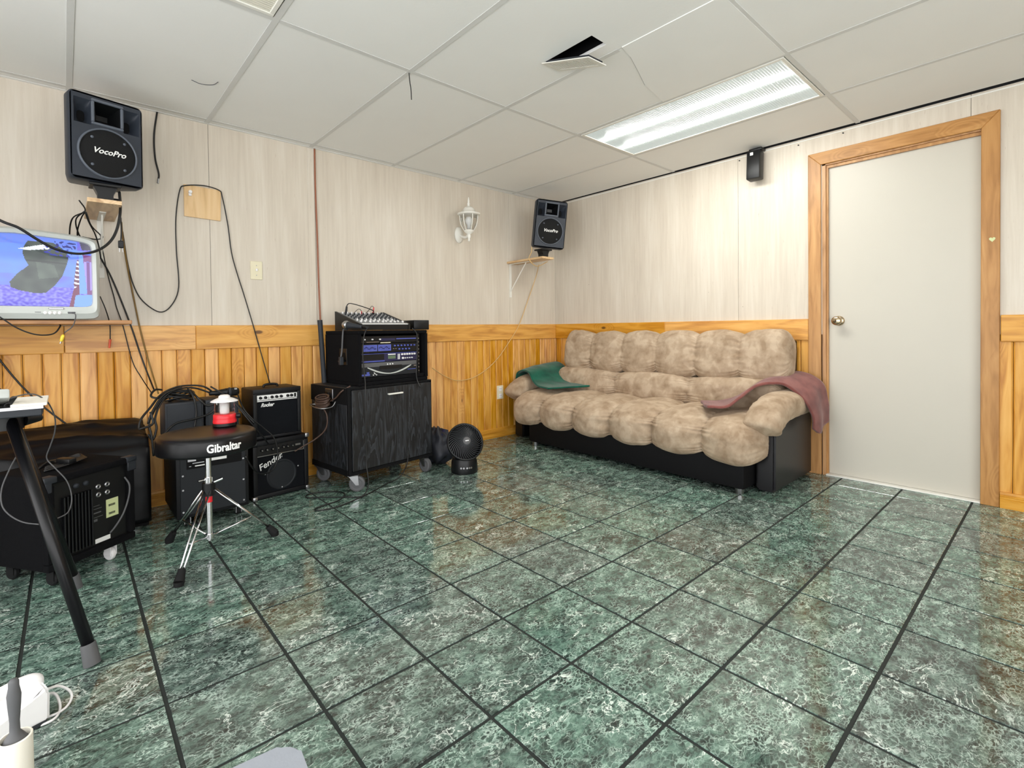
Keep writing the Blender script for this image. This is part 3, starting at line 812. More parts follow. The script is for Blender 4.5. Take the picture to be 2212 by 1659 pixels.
bm = B(); lathe(bm, [(0.0, 1.668), (0.008, 1.672), (0.010, 1.684), (0.006, 1.690), (0.013, 1.700), (0.015, 1.718), (0.010, 1.726), (0.030, 1.740), (0.040, 1.752), (0.040, 1.760), (0.0, 1.760)], 24, C0, cap=False); obj('lower_cap', bm, M_WHITE, sc, smooth=True)
bm = B(); lathe(bm, [(0.0, 1.879), (0.082, 1.879), (0.093, 1.886), (0.093, 1.893), (0.075, 1.899), (0.058, 1.905), (0.050, 1.926), (0.030, 1.945), (0.012, 1.950), (0.010, 1.965), (0.013, 1.972), (0.007, 1.985), (0.009, 1.995), (0.004, 2.020), (0.0, 2.028)], 24, C0, cap=False); obj('roof', bm, M_WHITE, sc, smooth=True)
bm = B(); lathe(bm, [(0.038, 1.762), (0.056, 1.800), (0.066, 1.840), (0.070, 1.878)], 24, C0, cap=False); obj('glass', bm, M_GLASS, sc, smooth=True)
bm = B(); lathe(bm, [(0.0, 1.77), (0.012, 1.77), (0.012, 1.80), (0.024, 1.825), (0.026, 1.845), (0.015, 1.866), (0.0, 1.870)], 16, C0, cap=False); obj('bulb', bm, M_FRINT, sc, smooth=True)
for k in range(6):
    a = k*PI/3+0.3; ca, sa = math.cos(a), math.sin(a)
    bm = B(); tube(bm, [(C0[0]+r*ca, C0[1]+r*sa, z) for r, z in ((0.038, 1.758), (0.060, 1.798), (0.070, 1.838), (0.073, 1.880))], 0.0042, 6); obj('rib', bm, M_WHITE, sc, smooth=True)

# loudspeakers on wooden shelves
def loudspeaker(label, loc, yaw, tilt, roll, W=0.286, Hh=0.398, D=0.215):
    M = Matrix.Translation(Vector(loc)) @ Matrix.Rotation(yaw, 4, 'Z') @ Matrix.Rotation(tilt, 4, 'X') @ Matrix.Rotation(roll, 4, 'Y')
    o = thing('loudspeaker', label, 'loudspeaker', loc, rot=M.to_euler(), group='wall loudspeakers')
    MW[o.name] = M
    # local frame: face centre at origin, facing -y
    bm = B()
    # shell tapers to the back
    fx, fz = W/2, Hh/2
    outline = []
    for (sx_, sz_) in ((1, 1), (-1, 1), (-1, -1), (1, -1)):
        for k in range(5):
            a = math.atan2(sz_, sx_)-PI/4+k*PI/8
            outline.append((sx_*(fx-0.022)+0.022*math.cos(a), sz_*(fz-0.022)+0.022*math.sin(a)))
    rings = []
    for (y, s, sh) in ((0.0, 0.965, 0), (0.008, 1.0, 0), (0.06, 1.0, 0), (D*0.9, 0.74, -0.01), (D, 0.68, -0.01)):
        rings.append([bm.verts.new((x*s, y, z*(s*0.45+0.55)+sh)) for x, z in outline])
    for a, b in zip(rings[:-1], rings[1:]):
        for j in range(len(outline)): bm.faces.new((a[j], a[(j+1) % len(outline)], b[(j+1) % len(outline)], b[j]))
    bm.faces.new(rings[-1])
    obj('cabinet', bm, M_SPK, o, world=False, auto=True)
    # baffle with horn mouth and two port scoops cut in
    zt = Hh/2; hz = zt-0.079; hw, hh_ = 0.050, 0.047
    pw = 0.031; pz, ph = zt-0.088, 0.056; pcx = 0.1005-0.006
    bm = B()
    def quad(x0, x1, z0, z1, y=-0.004):
        bb(bm, x0, x1, y, 0.004, z0, z1)
    xe_ = [-fx+0.010, -pcx-pw, -hw-0.012, hw+0.012, pcx+pw, fx-0.010]
    quad(xe_[0], xe_[1], -zt+0.012, zt-0.012); quad(xe_[4], xe_[5], -zt+0.012, zt-0.012)
    quad(xe_[1], xe_[2], pz+ph, zt-0.012); quad(xe_[1], xe_[2], -zt+0.012, pz-ph)
    quad(xe_[3], xe_[4], pz+ph, zt-0.012); quad(xe_[3], xe_[4], -zt+0.012, pz-ph)
    quad(xe_[2], xe_[3], hz+hh_+0.012, zt-0.012); quad(xe_[2], xe_[3], -zt+0.012, hz-hh_-0.012)
    bmesh.ops.remove_doubles(bm, verts=bm.verts, dist=1e-5)
    baf = obj('baffle', bm, M_SPK, o, world=False)
    # horn: rim + four sloping walls
    bm = B()
    for (a, b) in ((0, 1),):
        ringframe(bm, 2*(hw+0.012), 2*(hh_+0.012), 0.012, 0.012, -0.010, 0.003)
    bmesh.ops.translate(bm, vec=(0, 0, hz), verts=bm.verts)
    obj('horn_rim', bm, M_SPKEDGE, o, world=False)
    bm = B()
    q0 = [bm.verts.new((sx*hw, -0.002, hz+sz*hh_)) for sx, sz in ((1, 1), (-1, 1), (-1, -1), (1, -1))]
    q1 = [bm.verts.new((sx*0.022, 0.075, hz+sz*0.012)) for sx, sz in ((1, 1), (-1, 1), (-1, -1), (1, -1))]
    for j in range(4): bm.faces.new((q0[j], q0[(j+1) % 4], q1[(j+1) % 4], q1[j]))
    bm.faces.new(q1); obj('horn', bm, M_BLACK, o, world=False)
    for s in (-1, 1):
        bm = B(); px0, px1 = (-pcx-pw, -hw-0.012) if s < 0 else (hw+0.012, pcx+pw)
        def scoop(u, v):
            th = 2*PI*u; cxp, czp = (px0+px1)/2, pz
            ax, az = (px1-px0)/2, ph
            x, z = sup(th, ax*1.02, az*1.01, 3+20*(1-v)**6)
            k = 1-0.55*v**1.2
            return Vector((cxp+x*k-s*0.006*v, -0.003+0.05*v, czp+z*k-0.012*v))
        grid(bm, scoop, 32, 7, cu=True)
        bm.verts.ensure_lookup_table()
        obj('port', bm, M_SPK, o, world=False, smooth=True)
        bm = B(); box(bm, ((px0+px1)/2, 0.052, pz), (0.06, 0.004, 0.12)); obj('port_back', bm, M_BLACKMAT, o, world=False)
    gz, gr = -0.062, 0.113
    bm = B(); lathe(bm, [(gr-0.006, 0.004), (gr-0.004, 0.012), (gr, 0.013), (gr+0.003, 0.008), (gr+0.004, 0.003)], 48, (0, 0, gz), 'Y', cap=False); obj('grille_ring', bm, M_SPKEDGE, o, world=False, smooth=True)
    bm = B(); lathe(bm, [(0.0, 0.017), (0.04, 0.0165), (0.08, 0.0135), (gr-0.005, 0.007)], 48, (0, 0, gz), 'Y', cap=False); g = obj('grille', bm, M_GRILLE, o, world=False, smooth=True)
    for a in (PI/4, 3*PI/4, 5*PI/4, 7*PI/4):
        bm = B(); lathe(bm, [(0.007, 0.007), (0.006, 0.014), (0.0, 0.015)], 12, (0.088*math.cos(a), 0, gz+0.088*math.sin(a)), 'Y', cap=False); obj('screw', bm, M_SPKEDGE, g, world=False, smooth=True)
    Mt = Matrix.Translation((0, -0.0185, gz+0.004)) @ STAND
    text('logo', 'VocoPro', 0.036, M_FRINT, o, Mt, shear=0.35, weight=0.0006, sx=0.98)
    return o
spkL = loudspeaker('large black wall loudspeaker high above the television', (-3.470, -0.345, 1.866), 0.235, 0.015, 0.0)
spkR = loudspeaker('smaller looking black wall loudspeaker tilted in the far corner', (-0.487, -0.400, 1.855), -0.53, 0.06, 0.09, 0.280, 0.410, 0.19)
# the speakers stand on short posts on shelves
def post(label, x, y, z0, z1):
    o = thing('speaker_mount', label, 'mount', (x, y, z0))
    bm = B(); bb(bm, x-0.060, x+0.060, y-0.05, y+0.05, z1-0.012, z1, 0.002); obj('top_plate', bm, M_BLACK, o)
    bm = B(); prism(bm, [(x-0.045, y-0.03, z1-0.012), (x+0.045, y-0.03, z1-0.012), (x+0.030, y-0.03, z1-0.045), (x+0.030, y-0.03, z0+0.008), (x-0.030, y-0.03, z0+0.008), (x-0.030, y-0.03, z1-0.045)], (0, 0.06, 0)); obj('post', bm, M_BLACK, o)
    bm = B(); bb(bm, x-0.040, x+0.040, y-0.04, y+0.04, z0, z0+0.008, 0.001); obj('foot_plate', bm, M_BLACK, o)
    bm = B(); cyl(bm, (x+0.030, y, z0+0.030), (x+0.050, y, z0+0.030), 0.012, n=12); obj('clamp_knob', bm, M_BLACK, o)
    return o
def shelf(label, x0, x1, y0, z0, z1, bx, mat=M_BOARDY):
    o = thing('wall_shelf', label, 'shelf', ((x0+x1)/2, 0, z0), group='speaker shelves')
    bm = B(); bb(bm, x0, x1, y0, -0.001, z0, z1, 0.001); obj('board', bm, mat, o)
    br = []
    bm = B(); bb(bm, bx-0.013, bx+0.013, -0.004, -0.0008, z0-0.30, z0-0.002); bb(bm, bx-0.013, bx+0.013, -0.25, -0.004, z0-0.004, z0-0.0005); obj('bracket', bm, M_WHITE, o)
    bm = B(); cyl(bm, (bx, -0.006, z0-0.245), (bx, -0.205, z0-0.008), 0.0045, n=8); obj('brace', bm, M_WHITE, o)
    return o
shelf('bare wooden shelf with white bracket carrying the loudspeaker above the television', -3.553, -3.430, -0.455, 1.550, 1.568, -3.490)
post('black speaker post on the shelf above the television', -3.482, -0.300, 1.568, 1.664)
shelf('bare wooden shelf with white bracket carrying the corner loudspeaker', -0.640, -0.500, -0.445, 1.545, 1.563, -0.598)
post('black speaker post on the corner shelf', -0.530, -0.350, 1.563, 1.640)

# small satellite speaker on the door wall
ss = thing('satellite_speaker', 'small black satellite speaker hanging under the ceiling left of the door', 'loudspeaker', (-0.07, -1.922, 1.95))
bm = B(); bb(bm, -0.105, -0.030, -1.968, -1.880, 1.955, 2.148, 0.008, 2)
bmesh.ops.rotate(bm, cent=(-0.03, -1.92, 2.15), matrix=Matrix.Rotation(0.06, 3, 'Y'), verts=bm.verts); obj('body', bm, M_BLACK, ss, auto=True)
bm = B(); bb(bm, -0.075, 0.0, -1.968, -1.882, 2.158, 2.176, 0.006, 2); obj('bracket', bm, M_BLACK, ss, auto=True)
bm = B(); cyl(bm, (-0.05, -1.925, 2.140), (-0.05, -1.925, 2.162), 0.010, n=12); obj('swivel', bm, M_GREYBOX, ss)
bm = B(); bb(bm, -0.1165, -0.112, -1.928, -1.908, 2.118, 2.138, 0.001); obj('badge', bm, M_FRINT, ss)

# plywood patch with clip, switch, outlet, brown strip
pw_ = thing('plywood_patch', 'square of bare plywood screwed to the left wall', 'board', (-3.022, 0, 1.62))
bm = B(); prism(bm, [(-3.115, -0.0005, 1.625), (-2.932, -0.0005, 1.620), (-2.927, -0.0005, 1.800), (-3.115, -0.0005, 1.805)], (0, -0.012, 0)); obj('board', bm, M_PLY, pw_)
bm = B(); bb(bm, -3.093, -3.078, -0.020, -0.0125, 1.742, 1.772, 0.002); cyl(bm, (-3.0855, -0.030, 1.764), (-3.0855, -0.012, 1.764), 0.009, n=12); obj('clip', bm, M_WHITEPL, pw_)
sw = thing('light_switch', 'cream toggle light switch plate on the left wall', 'switch', (-2.737, 0, 1.284))
bm = B(); bb(bm, -2.772, -2.703, -0.006, -0.0003, 1.284, 1.398, 0.002); obj('plate', bm, M_CREAM, sw)
bm = B(); bb(bm, -2.743, -2.732, -0.018, -0.006, 1.336, 1.352, 0.002); obj('toggle', bm, M_WHITEPL, sw)
for z in (1.311, 1.371):
    bm = B(); cyl(bm, (-2.7375, -0.0075, z), (-2.7375, -0.006, z), 0.003, n=10); obj('screw', bm, M_STEEL, sw)
ol = thing('power_outlet', 'white duplex power outlet on the wood wainscot left of the sofa', 'outlet', (-0.742, 0, 0.335))
bm = B(); bb(bm, -0.779, -0.705, -0.008, -0.0025, 0.336, 0.456, 0.002); obj('plate', bm, M_CREAM, ol)
for z in (0.366, 0.426):
    bm = B(); bb(bm, -0.757, -0.727, -0.0105, -0.008, z-0.018, z+0.018, 0.004); rc = obj('receptacle', bm, M_WHITEPL, ol)
    bm = B(); bb(bm, -0.750, -0.748, -0.0112, -0.0105, z-0.004, z+0.008); bb(bm, -0.737, -0.735, -0.0112, -0.0105, z-0.004, z+0.008); obj('slot', bm, M_BLACK, rc)
bm = B(); tube(bm, [(-2.362, -0.006, 2.178), (-2.361, -0.007, 1.9), (-2.355, -0.008, 1.6), (-2.350, -0.007, 1.3), (-2.343, -0.009, 1.002)], 0.0055, 8, 8)
tag(obj('wall_strip', bm, M_RODBR, smooth=True, loc=(-2.362, -0.006, 1.0)), 'thin brown strip running down the left wall seam behind the rack', 'strip')
bm = B(); bb(bm, -2.412, -2.366, -0.003, 0.0, RAIL1+0.002, H-0.002, 0.001); tag(obj('seam_batten', bm, M_WALL, loc=(-2.39, 0, 1.0)), 'pale batten over the wall seam beside the brown strip', 'batten')
# cords that dangle on the wall and from the ceiling
bm = B(); tube(bm, [atY(340, 238, -0.012), atY(333, 290, -0.010), atY(335, 340, -0.010), atY(343, 375, -0.012), atY(342, 388, -0.012)], 0.0045, 8)
o = tag(obj('hanging_cord', bm, M_CABLE, smooth=True, loc=atY(340, 238, -0.012)), 'short black cord hanging from the ceiling right of the large loudspeaker', 'cable')
bm = B(); cyl(bm, atY(342, 386, -0.012), atY(341, 396, -0.012), 0.005, n=10); obj('plug', bm, M_STEEL, o)
cables('ceiling_wire', [[(-2.392, -1.272, H-0.002), (-2.388, -1.272, 2.14), (-2.382, -1.272, 2.10), (-2.380, -1.272, 2.055)]], 0.0022, M_CABLE, 'thin black wire dangling from a ceiling grid crossing', 'wire')
cables('ceiling_wire', [[(-3.055, -0.60, H-0.002), (-3.075, -0.58, 2.166), (-3.12, -0.56, 2.163), (-3.16, -0.555, 2.172)]], 0.0018, M_GREYRUB, 'short bent grey wire poking out below the ceiling grid bar', 'wire')
# long cord over the plywood patch
cables('long_cord', [[atY(583, 828, -0.03), atY(566, 770, -0.024), atY(546, 700, -0.022), atY(528, 640, -0.012), atY(512, 590, -0.010), atY(500, 545, -0.010), atY(492, 485, -0.010), atY(480, 425, -0.016), atY(473, 411, -0.018), atY(440, 401, -0.018), atY(400, 401, -0.018), atY(388, 412, -0.014), atY(380, 470, -0.010), atY(381, 540, -0.010), atY(386, 620, -0.010), atY(370, 660, -0.010), atY(345, 674, -0.012), atY(310, 652, -0.016), atY(290, 620, -0.02), atY(276, 570, -0.03), atY(265, 500, -0.05)]], 0.0032, M_CABLE, 'long thin black cord looping over the plywood patch down the left wall')
# tan wire from the corner speaker
cables('speaker_wire', [[(-0.62, -0.30, 1.66), atY(1148, 545, -0.30), atY(1143, 560, -0.30), atY(1160, 575, -0.32), atY(1183, 565, -0.36)]], 0.0035, M_CABLETAN, 'tan wire loop beneath the corner loudspeaker')
cables('speaker_wire', [[atY(1164, 572, -0.28), atY(1157, 600, -0.06), atY(1140, 650, -0.025), atY(1122, 700, -0.024), atY(1102, 735, -0.024), atY(1070, 780, -0.018), atY(1030, 812, -0.020), atY(990, 822, -0.02), atY(960, 812, -0.022), atY(934, 795, -0.06)]], 0.0036, M_CABLETAN, 'long tan wire sagging across the wood wainscot from the corner shelf')
# dark gap under the ceiling edge of the door wall, old nails
for (yy, zz, lab) in ((-1.79, 2.140, 'tiny dark nail head high on the door wall left of the satellite speaker'), (-2.17, 2.142, 'tiny dark nail head between the satellite speaker and the door casing'), (-2.42, 2.146, 'tiny dark nail head above the left end of the door casing')):
    bm = B(); cyl(bm, (-0.007, yy, zz), (0.0, yy, zz), 0.004, n=8); tag(obj('nail_head', bm, M_BLACK, loc=(0, yy, zz)), lab, 'nail', 'nail heads on the door wall')
# ------------------------------------------------------------------ television on its shelf
sh = tag(obj('television_shelf', (lambda b: (bb(b, -4.55, -3.398, -0.40, -0.018, 1.003, 1.021, 0.002), b)[-1])(B()), M_SHELF, loc=(-3.9, -0.2, 1.003)), 'long brown wooden shelf carrying the television on the left wall', 'shelf')
tv = thing('television', 'silver tube television showing a blue picture, on the wall shelf', 'television', (-3.79, -0.42, 1.021))
TXC, TZC, TWD, THT = -3.793, 1.206, 0.555, 0.362
def tv_outline(w, h, zc, arch, n=96, p=16.0):
    out = []
    for k in range(n):
        x, z = sup(2*PI*k/n, w/2, h/2, p)
        z += arch*(1-(2*x/w)**2)*max(0.0, z/(h/2))
        out.append((TXC+x, zc+z))
    return out
OUT = tv_outline(TWD, THT, TZC, 0.026); INN = tv_outline(0.506, 0.286, 1.222, 0.022, p=18.0)
def loft(bm, rings, close_last=False):
    R = [[bm.verts.new(v) for v in r] for r in rings]
    n = len(R[0])
    for a, b in zip(R[:-1], R[1:]):
        for j in range(n): bm.faces.new((a[j], a[(j+1) % n], b[(j+1) % n], b[j]))
    if close_last: bm.faces.new(R[-1])
def rr(o, y, s=1.0, zc=TZC): return [Vector((TXC+(x-TXC)*s, y, zc+(z-zc)*s)) for x, z in o]
MID = [((a[0]*0.55+b[0]*0.45), (a[1]*0.55+b[1]*0.45)) for a, b in zip(OUT, INN)]
bm = B(); loft(bm, [rr(OUT, -0.36, 0.97), rr(OUT, -0.40), rr(OUT, -0.418, 0.993), rr(MID, -0.432), rr(INN, -0.424), rr(INN, -0.405, 0.985)]); obj('bezel', bm, M_SILVER, tv, auto=True)
bm = B(); loft(bm, [rr(OUT, -0.362, 0.955), rr(OUT, -0.30, 0.94), rr(OUT, -0.10, 0.62, 1.13), rr(OUT, -0.06, 0.56, 1.12)], True); obj('back_shell', bm, M_GREYBOX, tv, auto=True)
bm = B(); bb(bm, -3.98, -3.60, -0.34, -0.10, 1.0212, 1.034); obj('foot_rail', bm, M_BLACK, tv)
# the picture plus a painted lamp reflection (screen coordinates follow the glass: u from the right edge, v from the top)
def S(cx, cy): return cx*0.19, 440+cy*0.19
def uv_of(px_, py_):
    top = 497+(36)*(px_/201.0)**1.3 if px_ > 0 else 497; bot = 656.5+8.5*(px_/201.0)
    return (201-px_)/680.0, (py_-top)/(bot-top)
def polyuv(pts): return [uv_of(*S(a, b)) for a, b in pts]
def inside(p, poly):
    x, y = p; c = False; j = len(poly)-1
    for i in range(len(poly)):
        (x1, y1), (x2, y2) = poly[i], poly[j]
        if (y1 > y) != (y2 > y) and x < (x2-x1)*(y-y1)/(y2-y1)+x1: c = not c
        j = i
    return c
BLOB = polyuv([(305, 405), (420, 420), (600, 450), (690, 510), (750, 560), (770, 630), (740, 720), (690, 830), (600, 930), (490, 1010), (380, 1010), (200, 970), (105, 930), (100, 870), (180, 780), (310, 690), (270, 620), (245, 540), (260, 470)])
LAMP_REFL = polyuv([(200, 490), (500, 458), (560, 485), (545, 518), (300, 516)])  # ceiling light's reflection in the glass, painted into the emission
PATCH = polyuv([(390, 650), (600, 700), (650, 840), (420, 850)])
POST = polyuv([(893, 570), (938, 560), (988, 1035), (893, 1035)]); BASE = polyuv([(845, 1045), (1068, 1050), (1060, 1195), (815, 1195)])
REDB = polyuv([(760, 1195), (820, 985), (895, 930), (890, 1045), (845, 1050), (815, 1195)])
RAILT = polyuv([(935, 590), (1090, 625), (1090, 690), (950, 672)]); RAILP = polyuv([(950, 675), (1090, 690), (1090, 1000), (985, 1000)])
RAILB = polyuv([(985, 1000), (1090, 1000), (1090, 1050), (985, 1045)]); DARKT = polyuv([(905, 455), (1090, 500), (1090, 560), (935, 545)])
STAIR = polyuv([(870, 655), (900, 655), (900, 930), (830, 985), (825, 920)])
def pic(u, v):
    p = (u, v); n1 = noise.noise(Vector((u*26, v*9, 1.0))); n2 = noise.noise(Vector((u*90, v*34, 5.0)))
    c = Vector((118, 120, 236)).lerp(Vector((112, 152, 250)), max(0, min(1, 0.55+0.7*n1)))
    if v > 0.72: c = Vector((104, 92, 222)).lerp(Vector((150, 150, 245)), max(0, min(1, 0.45+1.3*n2)))
    if v < 0.13: c = Vector((120, 104, 214)).lerp(Vector((96, 110, 240)), max(0, min(1, 0.5+n2)))
    if u < 0.33 and v < 0.55 and u > 0.05: c = c.lerp(Vector((110, 160, 252)), 0.6)
    if inside(p, STAIR): c = Vector((235, 240, 255)) if math.sin(v*95+u*60) > 0.3 else Vector((112, 58, 90))
    if inside(p, REDB): c = Vector((122, 52, 92))
    if inside(p, RAILT) or inside(p, RAILB): c = Vector((128, 72, 140))
    if inside(p, RAILP): c = Vector((170, 150, 235)) if math.sin(u*330) > -0.1 else Vector((120, 70, 150))
    if inside(p, DARKT): c = Vector((66, 62, 92))
    if inside(p, POST) or inside(p, BASE): c = Vector((122, 170, 255))
    if inside(p, BLOB):
        c = Vector((74, 84, 82))+Vector((16, 18, 14))*n1
        if inside(p, PATCH): c = c+Vector((18, 20, 16))
        if abs(v-0.36) < 0.012 and u < 0.27: c = Vector((60, 66, 68))
    if inside(p, LAMP_REFL): c = Vector((238, 244, 250)).lerp(Vector((110, 122, 126)), max(0, (v-0.2)*2.2))
    if abs(u-0.09) < 0.035 and abs(v-0.085) < 0.05 and n2 > 0.05: c = Vector((40, 44, 130))
    if abs(u-0.11) < 0.05 and 0.13 < v < 0.26 and n2 > 0.12: c = Vector((60, 66, 170))
    return srgb(max(0, c.x), max(0, c.y), max(0, c.z))
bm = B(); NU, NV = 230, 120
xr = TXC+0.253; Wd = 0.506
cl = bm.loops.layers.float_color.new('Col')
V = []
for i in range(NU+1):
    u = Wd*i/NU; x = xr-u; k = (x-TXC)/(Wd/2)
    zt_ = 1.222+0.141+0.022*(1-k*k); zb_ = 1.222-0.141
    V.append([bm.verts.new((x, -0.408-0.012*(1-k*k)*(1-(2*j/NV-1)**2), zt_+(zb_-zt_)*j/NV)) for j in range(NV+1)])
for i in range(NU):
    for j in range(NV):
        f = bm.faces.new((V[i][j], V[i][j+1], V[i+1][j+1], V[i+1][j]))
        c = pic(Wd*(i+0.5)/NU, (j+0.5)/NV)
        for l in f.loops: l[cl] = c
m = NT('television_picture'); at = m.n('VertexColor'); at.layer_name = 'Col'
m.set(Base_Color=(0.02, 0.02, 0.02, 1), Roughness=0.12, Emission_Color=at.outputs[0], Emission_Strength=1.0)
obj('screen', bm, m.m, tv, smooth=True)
for i in range(4):
    bm = B(); lathe(bm, [(0.0075, 0.0), (0.007, 0.004), (0.0, 0.005)], 14, (-3.700+i*0.0155, -0.428, 1.052), 'Y', cap=False); obj('button', bm, M_WHITEPL, tv, smooth=True)
bm = B(); bb(bm, -3.735, -3.712, -0.431, -0.424, 1.046, 1.057, 0.002); obj('power_button', bm, M_GREYRUB, tv)
bm = B(); bb(bm, -3.690, -3.640, -0.4305, -0.424, 1.0665, 1.0745, 0.002); obj('badge', bm, M_STEEL, tv)
bm = B(); bb(bm, -3.630, -3.600, -0.432, -0.424, 1.046, 1.058, 0.003); obj('jack_cover', bm, M_GREYRUB, tv)
bm = B(); tube(bm, [(-3.612, -0.434, 1.053), (-3.606, -0.460, 1.050), (-3.602, -0.462, 1.035), (-3.612, -0.44, 0.995), (-3.640, -0.42, 0.965)], 0.0022, 6)
pc = tag(obj('video_lead', bm, M_GREYRUB, smooth=True, loc=(-3.612, -0.434, 1.053)), 'thin grey lead with a yellow plug dangling below the television', 'cable')
bm = B(); lathe(bm, [(0.0, 0.0), (0.003, 0.0), (0.006, 0.004), (0.007, 0.022), (0.004, 0.032), (0.0, 0.032)], 12, (0, 0, 0), cap=False, M=Matrix.Translation((-3.652, -0.418, 0.926)) @ Matrix.Rotation(0.25, 4, 'Y')); obj('plug', bm, M_YELLOW, pc, smooth=True)
bm = B(); cyl(bm, (-3.652, -0.418, 0.927), (-3.655, -0.418, 0.917), 0.003, n=8); obj('pin', bm, M_STEEL, pc)
cables('sagging_cord', [[atY(-40, 660, -0.45), atY(0, 685, -0.45), atY(40, 710, -0.44), atY(80, 723, -0.43), atY(115, 721, -0.41), atY(130, 705, -0.38), atY(128, 700, -0.30)]], 0.003, M_CABLE, 'black cord sagging under the television shelf')
bm = B(); tube(bm, [atY(216, 640, -0.07), atY(228, 668, -0.06), atY(237, 700, -0.035), atY(238, 735, -0.03)], 0.0028, 6)
pc = tag(obj('audio_lead', bm, M_CABLE, smooth=True, loc=atY(238, 700, -0.03)), 'short black lead with an orange red plug hanging beside the television', 'cable')
bm = B(); cyl(bm, atY(238, 733, -0.03), atY(236, 752, -0.03), 0.006, 0.004, 10); obj('plug', bm, M_ORANGE, pc)
cables('thick_cable', [[atY(-60, 440, -0.55), atY(0, 476, -0.55), atY(40, 492, -0.54), atY(80, 517, -0.52), atY(120, 538, -0.50), atY(165, 548, -0.48), atY(205, 543, -0.46), atY(235, 525, -0.44), atY(252, 497, -0.42), atY(260, 455, -0.40), atY(258, 415, -0.34)]], 0.0058, M_CABLE, 'thick black cable sagging across the television picture up to the loudspeaker')
cables('cable_tangle', [[(-3.575, -0.20, 1.60), atY(184, 455, -0.25), atY(160, 468, -0.20), atY(152, 485, -0.16), atY(150, 512, -0.10)],
    [atY(182, 457, -0.24), atY(166, 470, -0.20), atY(164, 485, -0.16), atY(170, 505, -0.12), atY(178, 520, -0.10)],
    [atY(184, 458, -0.24), atY(176, 470, -0.2), atY(168, 495, -0.14), atY(167, 515, -0.1)],
    [atY(184, 458, -0.24), atY(192, 480, -0.2), atY(205, 505, -0.14), atY(213, 530, -0.1), atY(218, 560, -0.06)],
    [atY(186, 458, -0.24), atY(197, 487, -0.2), atY(216, 507, -0.12), atY(218, 514, -0.08)],
    [atY(178, 512, -0.1), atY(205, 517, -0.08), atY(220, 515, -0.06), atY(222, 510, -0.06)]], 0.0032, M_CABLE, 'tangle of black cables hanging off the shelf behind the television')
cables('middle_cord', [[atY(218, 558, -0.05), atY(240, 598, -0.02), atY(262, 650, -0.014), atY(285, 710, -0.026), atY(305, 770, -0.018), atY(322, 815, -0.05), atY(334, 845, -0.14)]], 0.004, M_CABLE, 'black cord running from behind the television down to the cable pile')
cables('slim_cord', [[atY(220, 532, -0.05), atY(232, 590, -0.014), atY(246, 640, -0.012), atY(252, 665, -0.012), atY(266, 705, -0.026), atY(286, 780, -0.018), atY(305, 815, -0.04), atY(328, 850, -0.14)]], 0.0028, M_CABLE, 'thinnest black cord on the wall right of the television')
cables('olive_cord', [[atY(262, 480, -0.30), atY(266, 520, -0.10), atY(276, 580, -0.03), atY(288, 640, -0.014), atY(303, 712, -0.026), atY(318, 770, -0.018), atY(330, 810, -0.04), atY(342, 850, -0.14)]], 0.0040, M_CABLEOLIVE, 'olive brown cord hanging from the speaker shelf to the cable pile')
pg = cables('loose_power_cord', [[atY(261, 470, -0.32), atY(262, 500, -0.30), atY(261, 522, -0.30)]], 0.0034, M_CABLE, 'short black power cord with a bare two pin plug right of the television')
bm = B(); a = atY(261, 520, -0.30); box(bm, (a.x, a.y, a.z-0.018), (0.022, 0.02, 0.036), 0.004, 2); obj('plug', bm, M_BLACK, pg)
for s in (-1, 1):
    bm = B(); box(bm, (a.x+s*0.0065, a.y, a.z-0.046), (0.002, 0.006, 0.020)); obj('prong', bm, M_STEEL, pg)
cables('taut_cord', [[atY(-40, 725, -0.03), atY(0, 778, -0.03), atY(45, 832, -0.03), atY(98, 882, -0.03), atY(142, 915, -0.035), atY(160, 930, -0.04)]], 0.0045, M_CABLE, 'taut black cord slanting down the wainscot under the television', k=3)

# ------------------------------------------------------------------ long vinyl covered case by the wall
vc = thing('vinyl_case', 'long black vinyl covered case with a wrinkled sloping top by the left wall', 'case', (-3.85, -0.2, 0))
PR = [(-0.030, 0.030), (-0.028, 0.30), (-0.030, 0.485), (-0.050, 0.503), (-0.115, 0.498), (-0.190, 0.478), (-0.260, 0.452), (-0.315, 0.425), (-0.348, 0.392), (-0.360, 0.350), (-0.362, 0.25), (-0.364, 0.14), (-0.362, 0.030)]
PP = catmull([(0, a, b) for a, b in PR], 5)
bm = B(); rings = []
xs = [-4.50+(4.50-3.335)*i/70 for i in range(71)]
for i, x in enumerate(xs):
    e = max(0.0, 1-(xs[-1]-x)/0.03); ring = []
    for p in PP:
        amp = 0.016 if p.z > 0.33 and p.y < -0.06 else 0.004
        wv = amp*1.5*noise.noise(Vector((x*2.0, p.y*15, p.z*11)))+0.5*amp*noise.noise(Vector((x*5, p.y*28, p.z*20)))
        fo = 0.0
        if p.z > 0.30 and p.y < -0.05:
            q_ = p.y*7.0-p.z*3.0
            fo = 0.020*(1-abs(noise.noise(Vector((x*1.1, q_+0.25*x, 2.0)))))**7+0.012*(1-abs(noise.noise(Vector((x*1.6+5, q_*1.8-0.4*x, 7.0)))))**8-0.010
        ring.append(bm.verts.new((x, p.y*(1-0.02*e)+(wv-fo)*0.5, p.z+wv+fo-0.012*e*(p.z > 0.4))))
    rings.append(ring)
n = len(PP)
for a, b in zip(rings[:-1], rings[1:]):
    for j in range(n-1): bm.faces.new((a[j], b[j], b[j+1], a[j+1]))
    bm.faces.new((a[n-1], b[n-1], b[0], a[0]))
bm.faces.new(rings[0]); bm.faces.new(rings[-1][::-1])
obj('cover', bm, M_COVER, vc, smooth=True)
bm = B(); bb(bm, -4.49, -3.345, -0.355, -0.035, 0.018, 0.030); obj('base_board', bm, M_BLACKMAT, vc)
